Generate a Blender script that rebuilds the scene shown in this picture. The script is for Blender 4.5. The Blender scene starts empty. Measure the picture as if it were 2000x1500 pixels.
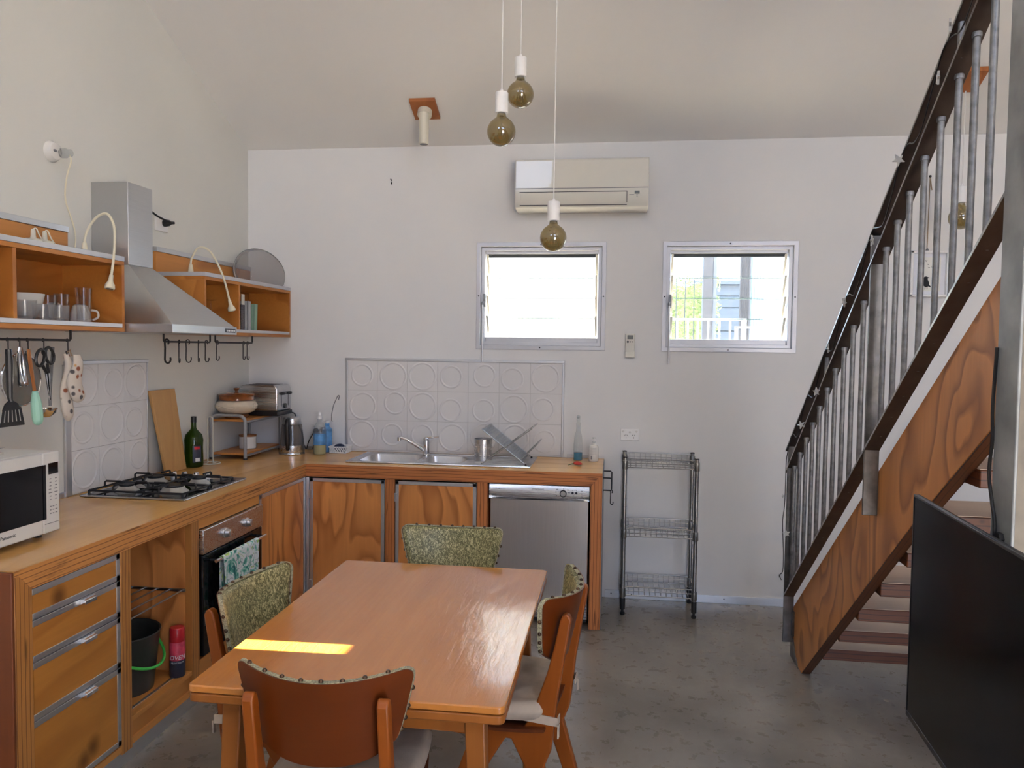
import bpy, bmesh, math, random
from mathutils import Vector, Matrix
random.seed(7)
PI = math.pi
sc = bpy.context.scene
COL = sc.collection

# ---------------------------------------------------------------- camera, sky, lights, exposure
def set_camera():
    f, yaw, pitch, roll = 1520.0, -.1325, -.0474, .0124
    cy, sy, cp, sp, cr, sr = math.cos(yaw), math.sin(yaw), math.cos(pitch), math.sin(pitch), math.cos(roll), math.sin(roll)
    fwd = Vector((sy*cp, cy*cp, sp)); right = Vector((cy, -sy, 0)); up = right.cross(fwd)
    r2 = cr*right + sr*up; u2 = -sr*right + cr*up
    cd = bpy.data.cameras.new('camera'); cd.sensor_width = 36; cd.lens = f/2000*36; cd.clip_start = .05
    co = bpy.data.objects.new('camera', cd); COL.objects.link(co)
    m = Matrix((r2, u2, -fwd)).transposed().to_4x4(); m.translation = Vector((2.4744, -5.0067, 1.6084))
    co.matrix_world = m; sc.camera = co
set_camera()

w = bpy.data.worlds.new('sky'); sc.world = w; w.use_nodes = True
bg = w.node_tree.nodes['Background']
bg.inputs[0].default_value = (.745, .90, 1.25, 1); bg.inputs[1].default_value = 5.2

sun = bpy.data.lights.new('sun', 'SUN'); sun.energy = 260; sun.angle = math.radians(.15); sun.color = (1, .80, .52)
so = bpy.data.objects.new('sun', sun); COL.objects.link(so)
SUN_DIR = Vector((-1, -.03, -.2)).normalized()
so.rotation_euler = SUN_DIR.to_track_quat('-Z', 'Y').to_euler()

def portal(name, c, rot, sx, sy):
    l = bpy.data.lights.new(name, 'AREA'); l.shape = 'RECTANGLE'; l.size = sx; l.size_y = sy
    l.cycles.is_portal = True
    o = bpy.data.objects.new(name, l); COL.objects.link(o); o.location = c; o.rotation_euler = rot
DOOR = (3.5, 5.15, .02, 2.25)      # glazed opening in the rear wall: x0 x1 z0 z1
HIGH = (.1, 1.5, 3.55, 4.5)       # high window in the rear wall
HIGHB = (3.05, 5.2, 3.55, 4.5)  # second high opening, unseen, added to brighten the upper room
portal('portal_door', ((DOOR[0]+DOOR[1])/2, -7.0, (DOOR[2]+DOOR[3])/2), (PI/2, 0, 0), DOOR[1]-DOOR[0], DOOR[3]-DOOR[2])
portal('portal_high', ((HIGH[0]+HIGH[1])/2, -7.0, (HIGH[2]+HIGH[3])/2), (PI/2, 0, 0), HIGH[1]-HIGH[0], HIGH[3]-HIGH[2])
portal('portal_high_b', ((HIGHB[0]+HIGHB[1])/2, -7.0, (HIGHB[2]+HIGHB[3])/2), (PI/2, 0, 0), HIGHB[1]-HIGHB[0], HIGHB[3]-HIGHB[2])
portal('portal_win', (1.985, .12, 1.94), (-PI/2, 0, 0), .80, .65)
portal('portal_win_b', (3.165, .12, 1.94), (-PI/2, 0, 0), .79, .65)

vs = sc.view_settings
sc.display_settings.display_device = 'sRGB'
vs.view_transform = 'Standard'; vs.look = 'None'; vs.gamma = 1; vs.use_curve_mapping = False
vs.exposure = 0.35

# ---------------------------------------------------------------- materials
def new_mat(name):
    m = bpy.data.materials.new(name); m.use_nodes = True
    nt = m.node_tree
    return m, nt, nt.nodes['Principled BSDF']
def N(nt, t, **k):
    n = nt.nodes.new(t)
    for a, b in k.items():
        if a.startswith('i_'): n.inputs[a[2:].replace('_', ' ')].default_value = b
        else: setattr(n, a, b)
    return n
def L(nt, a, b): nt.links.new(a, b)
def c4(c): return (c[0], c[1], c[2], 1)
def hexc(r, g, b):
    f = lambda v: (v/255/12.92) if v/255 <= .04045 else ((v/255+.055)/1.055)**2.4
    return (f(r), f(g), f(b))
def coords(nt, scale=(1, 1, 1), rand=True):
    tc = N(nt, 'ShaderNodeTexCoord')
    out = tc.outputs['Object']
    if rand:
        oi = N(nt, 'ShaderNodeObjectInfo')
        mu = N(nt, 'ShaderNodeMath', operation='MULTIPLY'); mu.inputs[1].default_value = 37.0
        L(nt, oi.outputs['Random'], mu.inputs[0])
        ad = N(nt, 'ShaderNodeVectorMath', operation='ADD')
        L(nt, out, ad.inputs[0]); L(nt, mu.outputs[0], ad.inputs[1]); out = ad.outputs[0]
    mp = N(nt, 'ShaderNodeMapping'); mp.inputs['Scale'].default_value = scale
    L(nt, out, mp.inputs['Vector'])
    return mp.outputs[0]
def ramp(nt, fac, stops, interp='LINEAR'):
    r = N(nt, 'ShaderNodeValToRGB'); r.color_ramp.interpolation = interp
    e = r.color_ramp.elements
    while len(e) < len(stops): e.new(.5)
    for i, (p, c) in enumerate(stops): e[i].position = p; e[i].color = c4(c)
    L(nt, fac, r.inputs[0]); return r.outputs[0]
def mixc(nt, fac, a, b, mode='MIX'):
    m = N(nt, 'ShaderNodeMix', data_type='RGBA', blend_type=mode)
    if hasattr(fac, 'is_linked'): L(nt, fac, m.inputs[0])
    else: m.inputs[0].default_value = fac
    for v, i in ((a, 6), (b, 7)):
        if hasattr(v, 'is_linked'): L(nt, v, m.inputs[i])
        else: m.inputs[i].default_value = c4(v)
    return m.outputs[2]
def noise(nt, vec, scale, detail=3, rough=.5, dist=0):
    n = N(nt, 'ShaderNodeTexNoise'); n.inputs['Scale'].default_value = scale; n.inputs['Detail'].default_value = detail
    n.inputs['Roughness'].default_value = rough; n.inputs['Distortion'].default_value = dist
    L(nt, vec, n.inputs['Vector']); return n.outputs['Fac']
def math_(nt, op, a, b=None, clamp=False):
    m = N(nt, 'ShaderNodeMath', operation=op); m.use_clamp = clamp
    for v, i in ((a, 0), (b, 1)):
        if v is None: continue
        if hasattr(v, 'is_linked'): L(nt, v, m.inputs[i])
        else: m.inputs[i].default_value = v
    return m.outputs[0]
def bump(nt, b, h, strength=.2, dist=.002):
    n = N(nt, 'ShaderNodeBump'); n.inputs['Strength'].default_value = strength; n.inputs['Distance'].default_value = dist
    L(nt, h, n.inputs['Height']); L(nt, n.outputs[0], b.inputs['Normal'])

def plain(name, c, rough=.5, metal=0, var=.06, vscale=8, spec=.5, bmp=0, bscale=200, coat=0):
    m, nt, b = new_mat(name)
    v = coords(nt)
    f = noise(nt, v, vscale, 4)
    d = tuple(x*(1-var) for x in c); l = tuple(min(1, x*(1+var)) for x in c)
    L(nt, ramp(nt, f, [(.3, d), (.7, l)]), b.inputs['Base Color'])
    b.inputs['Metallic'].default_value = metal
    b.inputs['Specular IOR Level'].default_value = spec; b.inputs['Coat Weight'].default_value = coat
    r = N(nt, 'ShaderNodeMapRange'); r.inputs[3].default_value = max(0, rough-.05); r.inputs[4].default_value = min(1, rough+.05)
    L(nt, f, r.inputs[0]); L(nt, r.outputs[0], b.inputs['Roughness'])
    if bmp: bump(nt, b, noise(nt, v, bscale, 2), bmp)
    return m

def wood(name, light, dark, axis=2, freq=9, size=2.2, rough=.42, knots=0, contrast=.75, stretch=.28, spec=.4, coat=0):
    """rotary cut pine: contour lines of a stretched noise, plus fine fibre"""
    m, nt, b = new_mat(name)
    s = [1, 1, 1]; s[axis] = stretch
    v = coords(nt, tuple(s))
    base = noise(nt, v, size, 2.5, .45, .25)
    k = math_(nt, 'MULTIPLY', base, freq)
    fr = math_(nt, 'FRACT', k)
    rings = ramp(nt, fr, [(0, (.0, .0, .0)), (.55, (.25, .25, .25)), (.88, (.95, .95, .95)), (1, (.1, .1, .1))])
    s2 = [70, 70, 70]; s2[axis] = 2.5
    v2 = coords(nt, tuple(s2))
    fib = noise(nt, v2, 1, 3, .6)
    big = noise(nt, coords(nt, (1, 1, 1)), 1.7, 3)
    c = mixc(nt, math_(nt, 'MULTIPLY', rings, contrast), light, dark)
    mid = tuple((light[i]*.55+dark[i]*.45)*.9 for i in range(3))
    c = mixc(nt, math_(nt, 'MULTIPLY', math_(nt, 'SUBTRACT', fib, .35, True), .9), c, mid)
    c = mixc(nt, math_(nt, 'MULTIPLY', math_(nt, 'SUBTRACT', big, .4, True), .9), c, tuple(x*.72 for x in light))
    if knots:
        vo = N(nt, 'ShaderNodeTexVoronoi'); vo.inputs['Scale'].default_value = knots; vo.inputs['Randomness'].default_value = 1
        L(nt, coords(nt, (0, 1, .9)), vo.inputs['Vector'])
        kn = ramp(nt, vo.outputs['Distance'], [(.05, (.9, .9, .9)), (.12, (.5, .5, .5)), (.20, (0, 0, 0))])
        c = mixc(nt, kn, c, tuple(x*.42 for x in dark))
    L(nt, c, b.inputs['Base Color'])
    b.inputs['Roughness'].default_value = rough; b.inputs['Specular IOR Level'].default_value = spec
    b.inputs['Coat Weight'].default_value = coat; b.inputs['Coat Roughness'].default_value = .15
    bump(nt, b, fib, .08, .001)
    return m

def lvl(name, light, dark, layer_axis=2, run_axis=1, layers=110, rough=.45):
    """laminated veneer edge: thin lines along the run with dark flecks"""
    m, nt, b = new_mat(name)
    s = [1, 1, 1]; s[run_axis] = .03
    v = coords(nt, tuple(s), rand=False)
    sep = N(nt, 'ShaderNodeSeparateXYZ'); L(nt, coords(nt, (1, 1, 1), rand=False), sep.inputs[0])
    wob = math_(nt, 'MULTIPLY', noise(nt, coords(nt, (3, 3, 3), rand=False), 1.2, 3), .012)
    z = math_(nt, 'MULTIPLY', math_(nt, 'ADD', sep.outputs[layer_axis], wob), layers)
    st = math_(nt, 'PINGPONG', z, 1)
    c = ramp(nt, st, [(0, tuple(x*.72 for x in dark)), (.3, light), (1, tuple(x*.93 for x in light))])
    s2 = [60, 60, 60]; s2[run_axis] = 5
    fl = noise(nt, coords(nt, tuple(s2), rand=False), 1, 3)
    c = mixc(nt, ramp(nt, fl, [(.60, (0, 0, 0)), (.72, (.75, .75, .75))]), c, tuple(x*.35 for x in dark))
    vo = N(nt, 'ShaderNodeTexVoronoi'); vo.inputs['Scale'].default_value = 4.5
    s3 = [1, 1, 1]; s3[run_axis] = .8
    L(nt, coords(nt, tuple(s3), rand=False), vo.inputs['Vector'])
    c = mixc(nt, ramp(nt, vo.outputs['Distance'], [(.03, (.9, .9, .9)), (.06, (0, 0, 0))]), c, tuple(x*.12 for x in dark))
    L(nt, c, b.inputs['Base Color']); b.inputs['Roughness'].default_value = rough
    return m

def glassy(name, tint=(1, 1, 1), gloss=.9, rough=.02, body=None, ior=1.45, bodyfac=0.0):
    """thin clear glass: tinted see-through plus a Fresnel reflection"""
    m = bpy.data.materials.new(name); m.use_nodes = True; nt = m.node_tree
    nt.nodes.clear()
    out = N(nt, 'ShaderNodeOutputMaterial'); tr = N(nt, 'ShaderNodeBsdfTransparent'); tr.inputs[0].default_value = c4(tint)
    gl = N(nt, 'ShaderNodeBsdfGlossy'); gl.inputs['Roughness'].default_value = rough
    lw = N(nt, 'ShaderNodeLayerWeight'); lw.inputs[0].default_value = .5
    f0 = ((ior-1)/(ior+1))**2
    fr = math_(nt, 'ADD', math_(nt, 'MULTIPLY', math_(nt, 'POWER', lw.outputs['Facing'], 4.0), .75), f0)
    f = math_(nt, 'MULTIPLY', fr, gloss, True)
    src = tr.outputs[0]
    if body:
        df = N(nt, 'ShaderNodeBsdfDiffuse'); df.inputs[0].default_value = c4(body)
        mb = N(nt, 'ShaderNodeMixShader'); mb.inputs[0].default_value = bodyfac
        L(nt, tr.outputs[0], mb.inputs[1]); L(nt, df.outputs[0], mb.inputs[2]); src = mb.outputs[0]
    mx = N(nt, 'ShaderNodeMixShader'); L(nt, f, mx.inputs[0]); L(nt, src, mx.inputs[1]); L(nt, gl.outputs[0], mx.inputs[2])
    L(nt, mx.outputs[0], out.inputs[0]); return m

def brushed(name, c, rough=.3, axis=0, var=.035):
    m, nt, b = new_mat(name)
    s = [420, 420, 420]; s[axis] = 6
    f = noise(nt, coords(nt, tuple(s)), 1, 2)
    L(nt, ramp(nt, f, [(.3, tuple(x*(1-var) for x in c)), (.7, tuple(min(1, x*(1+var)) for x in c))]), b.inputs['Base Color'])
    b.inputs['Metallic'].default_value = 1
    r = N(nt, 'ShaderNodeMapRange'); r.inputs[3].default_value = rough-.02; r.inputs[4].default_value = rough+.03
    L(nt, f, r.inputs[0]); L(nt, r.outputs[0], b.inputs['Roughness'])
    return m

M = {}
M['wall'] = plain('wall_paint', (.78, .77, .76), .7, var=.015, vscale=2, spec=.25, bmp=.04, bscale=160)
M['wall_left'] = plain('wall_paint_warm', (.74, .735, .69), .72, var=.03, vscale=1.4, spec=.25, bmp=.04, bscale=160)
M['ceiling'] = plain('ceiling_paint', (.84, .825, .80), .6, var=.015, vscale=1.2, spec=.3)

def concrete():
    m, nt, b = new_mat('polished_concrete')
    v = coords(nt, (1, 1, 1), rand=False)
    a = noise(nt, v, 1.6, 6, .6, .4); c = noise(nt, v, 14, 5, .65); d = noise(nt, v, 90, 2)
    col = ramp(nt, a, [(.28, hexc(104, 96, 84)), (.5, hexc(136, 127, 114)), (.72, hexc(160, 151, 138))])
    col = mixc(nt, math_(nt, 'MULTIPLY', math_(nt, 'SUBTRACT', c, .45, True), .9, True), col, hexc(112, 107, 96))
    sc_ = noise(nt, coords(nt, (3, 1.1, 1), rand=False), 7, 6, .75, 1.5)
    col = mixc(nt, ramp(nt, sc_, [(.68, (0, 0, 0)), (.78, (.35, .35, .35))]), col, hexc(186, 178, 158))
    vo = N(nt, 'ShaderNodeTexVoronoi'); vo.inputs['Scale'].default_value = 6.5
    L(nt, v, vo.inputs['Vector'])
    col = mixc(nt, ramp(nt, vo.outputs['Distance'], [(.012, (.6, .6, .6)), (.03, (0, 0, 0))]), col, hexc(70, 66, 60))
    L(nt, col, b.inputs['Base Color'])
    r = N(nt, 'ShaderNodeMapRange'); r.inputs[3].default_value = .17; r.inputs[4].default_value = .42
    L(nt, c, r.inputs[0]); L(nt, r.outputs[0], b.inputs['Roughness'])
    b.inputs['Specular IOR Level'].default_value = .5
    bump(nt, b, d, .06, .001)
    return m
M['concrete'] = concrete()

PL, PD = hexc(196, 136, 68), hexc(150, 88, 40)
M['ply_v'] = wood('pine_ply_vertical', hexc(232, 156, 88), hexc(168, 98, 50), 2, 13, 2.4, contrast=1.0, stretch=.34)
M['ply_drawer'] = wood('pine_ply_drawer', hexc(196, 130, 58), hexc(158, 94, 38), 1, 8, 1.8, knots=4.2, contrast=.6)
M['ply_h'] = wood('pine_ply_horizontal', hexc(214, 146, 76), hexc(164, 98, 44), 1, 7, 2.2)
M['ply_in'] = wood('pine_ply_shelf', hexc(200, 132, 62), hexc(158, 90, 36), 1, 6, 2.0, knots=4)
M['worktop'] = wood('worktop_veneer', hexc(240, 184, 108), hexc(188, 132, 74), 1, 7, 1.8, rough=.19, contrast=.5, stretch=.16, spec=.6)
M['worktop_x'] = wood('worktop_veneer_cross', hexc(240, 184, 108), hexc(188, 132, 74), 0, 7, 1.8, rough=.19, contrast=.5, stretch=.16, spec=.6)
M['lvl_y'] = lvl('laminated_edge_y', hexc(214, 146, 80), hexc(146, 84, 40), 2, 1)
M['lvl_x'] = lvl('laminated_edge_x', hexc(200, 124, 68), hexc(132, 68, 34), 2, 0)
M['lvl_post_x'] = lvl('laminated_post_x', hexc(200, 124, 68), hexc(124, 64, 32), 0, 2)
M['lvl_post_y'] = lvl('laminated_post_y', hexc(190, 128, 66), hexc(132, 76, 36), 1, 2)
M['end_red'] = wood('oiled_end_panel', hexc(124, 66, 34), hexc(88, 42, 22), 2, 8, 3)
M['table'] = wood('varnished_table_top', hexc(210, 134, 60), hexc(178, 104, 40), 1, 5, 2.4, rough=.2, contrast=.4, stretch=.12, spec=.55)
M['table_leg'] = wood('table_frame_wood', hexc(166, 100, 42), hexc(130, 70, 26), 2, 5, 3, rough=.35, contrast=.5)
M['chair_wood'] = wood('chair_bent_ply', hexc(112, 50, 11), hexc(84, 35, 7), 0, 4, 2.0, rough=.34, contrast=.45, stretch=.2)
M['chair_frame'] = wood('chair_side_frame_wood', hexc(158, 82, 25), hexc(122, 58, 16), 2, 5, 2.5, rough=.35, contrast=.5)
M['stringer'] = wood('stringer_ply', hexc(222, 150, 86), hexc(138, 80, 38), 2, 12, 2.2, stretch=.5, rough=.42, contrast=.95)
M['stringer_edge'] = lvl('stringer_edge', hexc(88, 50, 26), hexc(56, 28, 14), 0, 1)
M['tread_red'] = lvl('tread_hardwood_edge', hexc(98, 50, 22), hexc(60, 28, 11), 2, 0, 90)
M['tread_top'] = wood('tread_worn_top', hexc(196, 176, 158), hexc(168, 146, 128), 0, 5, 2.5, rough=.6, contrast=.35)
M['board'] = wood('beech_board', hexc(204, 158, 100), hexc(174, 124, 72), 2, 6, 4, rough=.5, contrast=.4, stretch=.08)
M['timber_orange'] = wood('orange_block', hexc(176, 106, 50), hexc(140, 76, 34), 1, 6, 5)
M['spoon_wood'] = wood('utensil_beech', hexc(176, 112, 58), hexc(138, 80, 38), 2, 5, 8)

M['alu'] = brushed('aluminium', (.66, .67, .69), .38, 1)
M['alu_x'] = brushed('aluminium_x', (.66, .67, .69), .38, 0)
M['alu_z'] = brushed('aluminium_z', (.62, .63, .65), .4, 2)
M['win_alu'] = plain('window_aluminium', (.60, .60, .63), .35, .35, .03)
M['steel'] = brushed('stainless', (.60, .60, .61), .27, 0)
M['steel_v'] = brushed('stainless_vertical', (.72, .71, .71), .3, 2)
M['steel_hood'] = brushed('hood_stainless', (.55, .555, .56), .32, 1)
M['chrome'] = plain('chrome', (.75, .75, .76), .12, 1, .02)
M['wire'] = plain('wire_metal', (.36, .36, .35), .3, 1, .05)
M['galv'] = plain('galvanised_steel', (.27, .275, .285), .45, .8, .3, 40)
M['galv_col'] = plain('galvanised_column', (.30, .315, .315), .5, .2, .32, 9)
M['brown_col'] = plain('brown_web', (.24, .21, .17), .65, .4, .3, 12)  # darker and browner than the flange steel
M['dark_steel'] = plain('handrail_steel', (.115, .09, .075), .5, .6, .25, 14)
M['post_steel'] = plain('post_steel', (.22, .215, .21), .45, .8, .35, 18)
M['black'] = plain('black_plastic', (.016, .015, .015), .35, 0, .2)
M['black_gloss'] = plain('black_gloss', (.006, .0055, .006), .07, 0, .1, spec=.3)
M['tv_screen'] = plain('tv_screen', (.006, .0052, .005), .14, 0, .1, spec=.12)
M['black_iron'] = plain('black_iron', (.022, .021, .021), .5, .2, .2)
M['white_pl'] = plain('white_plastic', (.86, .85, .84), .35, 0, .02)
M['cream'] = plain('cream_plastic', (.72, .68, .56), .38, 0, .02)
M['cream_lamp'] = plain('cream_lamp', (.78, .72, .54), .4, 0, .02)
M['ac_gloss'] = plain('aircon_gloss', (.74, .72, .65), .04, 0, .01, spec=.5)
M['ac_cream'] = plain('aircon_cream', (.74, .72, .65), .18, 0, .01, spec=.5)
M['mw_white'] = plain('microwave_white', (.72, .71, .68), .3, 0, .02)
M['tile'] = plain('white_glazed_tile', (.76, .74, .73), .1, 0, .015, spec=.55)
M['grout'] = plain('grout', (.55, .53, .51), .8, 0, .05)
M['grey_print'] = plain('grey_print', (.22, .22, .23), .5)
M['dark_print'] = plain('dark_print', (.03, .03, .035), .5)
M['lcd'] = plain('lcd', (.16, .17, .16), .25)
M['red_pl'] = plain('red_plastic', (.55, .02, .03), .3)
M['pink_label'] = plain('pink_label', (.62, .06, .11), .35, var=.3, vscale=30)
M['navy'] = plain('navy_label', (.03, .035, .06), .35)
M['white_print'] = plain('white_print', (.8, .8, .8), .5)
M['green_pl'] = plain('green_plastic', (.06, .55, .08), .35)
M['bucket'] = plain('bucket_black', (.03, .032, .027), .38, 0, .15)
M['glass'] = glassy('clear_glass', (.93, .93, .93), 1)
M['pane'] = glassy('louvre_glass', (.90, .94, .93), .8)
M['pane_edge'] = plain('glass_edge', (.55, .66, .64), .2)
M['cut_glass'] = glassy('cut_glass', (.86, .86, .86), 1, .1, (.8, .8, .8), 1.5, .10)
M['green_glass'] = glassy('olive_bottle_glass', (.19, .30, .025), .9, .04, (.035, .08, .005), 1.5, .3)
M['amber'] = glassy('smoked_amber_bulb', (.60, .49, .25), 1, .03, (.34, .27, .10), 2.3, .32)
M['clear_pl'] = glassy('clear_plastic', (.86, .88, .88), .8, .06, (.8, .82, .82), 1.45, .12)
M['blue_liq'] = plain('blue_liquid', (.01, .26, .42), .15)
M['blue_label'] = plain('blue_label', (.10, .30, .60), .4, var=.3, vscale=25)
M['yellow_liq'] = plain('yellow_liquid', (.55, .46, .16), .15)
M['scourer'] = plain('dark_blue_scourer', (.03, .04, .08), .8, 0, .3, 40)
M['white_cer'] = plain('white_ceramic', (.74, .72, .68), .2, 0, .02)
M['pot_cream'] = plain('pot_cream_glaze', (.72, .62, .48), .14, 0, .06, 30)
M['pot_brown'] = plain('pot_brown_glaze', (.22, .07, .02), .12, 0, .3, 20)
M['mint'] = plain('mint_silicone', (.36, .66, .52), .5)
M['cushion'] = plain('cushion_linen', (.56, .46, .36), .9, 0, .08, 30, .2, .25, 260)
M['cord_white'] = plain('white_cord', (.75, .74, .72), .6)
M['paper'] = plain('paper', (.80, .79, .74), .8, var=.02)
M['mat_white'] = plain('picture_mat', (.78, .79, .84), .8, var=.01)
M['ink'] = plain('ink_black', (.012, .013, .016), .7)
M['string'] = plain('twine', (.32, .22, .13), .9)
M['chili'] = plain('chilli_red', (.6, .05, .03), .25)
M['chili_stem'] = plain('chilli_stem', (.16, .14, .03), .5)
M['book_green'] = plain('book_green', (.26, .42, .31), .6)
M['book_grey'] = plain('book_grey', (.42, .42, .43), .6)
M['book_dark'] = plain('book_dark', (.08, .07, .08), .6, var=.9, vscale=120)
M['page'] = plain('page_edges', (.72, .69, .6), .8)
M['mesh_grey'] = glassy('splatter_mesh', (.80, .78, .76), .15, .4, (.46, .44, .43), 1.3, .36)
M['rack_mesh'] = plain('rack_mesh_wire', (.20, .20, .195), .42, .6, .1)
M['lid_grey'] = glassy('lid_glass', (.66, .64, .6), .8, .1, (.3, .29, .27), 1.45, .35)
M['fence_white'] = plain('white_sheet_steel', (.80, .81, .82), .45, 0, .02, spec=.3)
M['leaf'] = plain('hedge_leaf', (.40, .45, .17), .6, 0, .45, 25)
M['ext_dark'] = plain('dark_cladding', (.10, .095, .10), .6, 0, .12)
M['ext_grey'] = plain('grey_cladding', (.17, .18, .20), .6, 0, .08)
M['ext_blue'] = plain('pale_blue_sheet', (.42, .52, .58), .4, 0, .05)
M['lane'] = plain('white_bounce_strip', (.74, .72, .69), .85, 0, .06, 30)
M['ground'] = plain('pale_paving', (.62, .60, .57), .8, 0, .1)
M['star'] = plain('star_white', (.72, .72, .70), .4)
M['brass'] = plain('stud_bronze', (.10, .06, .035), .35, .7, .2)
M['gold_pipe'] = plain('flecked_piping', (.36, .33, .21), .6, 0, .6, 260)
M['seat_dark'] = wood('seat_ply_dark', hexc(120, 60, 28), hexc(84, 40, 20), 0, 4, 2)

def vinyl():
    m, nt, b = new_mat('olive_fleck_vinyl')
    v = coords(nt, (1, 1, 1))
    vo = N(nt, 'ShaderNodeTexVoronoi'); vo.inputs['Scale'].default_value = 1
    L(nt, coords(nt, (210, 210, 95)), vo.inputs['Vector'])
    n = noise(nt, coords(nt, (150, 150, 70)), 1, 3, .7, 1.2)
    c = ramp(nt, n, [(.40, hexc(96, 92, 56)), (.52, hexc(132, 127, 84)), (.60, hexc(206, 197, 146))])
    c = mixc(nt, ramp(nt, vo.outputs['Distance'], [(.15, (.8, .8, .8)), (.32, (0, 0, 0))]), c, hexc(214, 204, 152))
    L(nt, c, b.inputs['Base Color']); b.inputs['Roughness'].default_value = .42
    bump(nt, b, n, .2, .001)
    return m
M['vinyl'] = vinyl()

def towel_mat():
    m, nt, b = new_mat('leaf_print_cotton')
    v = coords(nt, (1, 1, 1), rand=False)
    a = noise(nt, v, 11, 4, .55, 2.2); c = noise(nt, v, 17, 3, .5, 2.8)
    col = ramp(nt, a, [(.36, hexc(40, 128, 118)), (.44, hexc(128, 196, 178)), (.50, hexc(226, 232, 232)), (.58, hexc(232, 236, 238)), (.62, hexc(178, 208, 110)), (.72, hexc(84, 168, 132))])
    col = mixc(nt, ramp(nt, c, [(.58, (0, 0, 0)), (.62, (.9, .9, .9)), (.66, (0, 0, 0))]), col, hexc(24, 104, 104))
    L(nt, col, b.inputs['Base Color']); b.inputs['Roughness'].default_value = .9
    return m
M['towel'] = towel_mat()

def mitt_mat():
    m, nt, b = new_mat('printed_mitt_cotton')
    v = coords(nt, (1, 1, 1), rand=False)
    vo = N(nt, 'ShaderNodeTexVoronoi'); vo.inputs['Scale'].default_value = 30; L(nt, v, vo.inputs['Vector'])
    k = ramp(nt, vo.outputs['Distance'], [(.22, (1, 1, 1)), (.34, (0, 0, 0))])
    cc = ramp(nt, vo.outputs['Color'], [(.2, hexc(150, 88, 60)), (.5, hexc(88, 84, 84)), (.8, hexc(190, 140, 70))], 'CONSTANT')
    L(nt, mixc(nt, k, hexc(206, 196, 184), cc), b.inputs['Base Color']); b.inputs['Roughness'].default_value = .9
    return m
M['mitt'] = mitt_mat()

def table_gloss():
    m = M['table']; nt = m.node_tree; b = nt.nodes['Principled BSDF']
    v = coords(nt, (14, 2.2, 1), rand=False)
    n = noise(nt, v, 3.2, 5, .65, .6)
    n2 = noise(nt, coords(nt, (1, 1, 1), rand=False), 5, 4, .6)
    r = N(nt, 'ShaderNodeMapRange'); r.inputs[1].default_value = .35; r.inputs[2].default_value = .7
    r.inputs[3].default_value = .05; r.inputs[4].default_value = .17
    L(nt, n2, r.inputs[0]); L(nt, r.outputs[0], b.inputs['Roughness'])
    for l in list(nt.links):
        if l.to_socket == b.inputs['Normal']: nt.links.remove(l)
    bump(nt, b, n, .34, .004); b.inputs['Specular IOR Level'].default_value = .85; b.inputs['Coat Weight'].default_value = .4; b.inputs['Coat Roughness'].default_value = .06
table_gloss()

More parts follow.
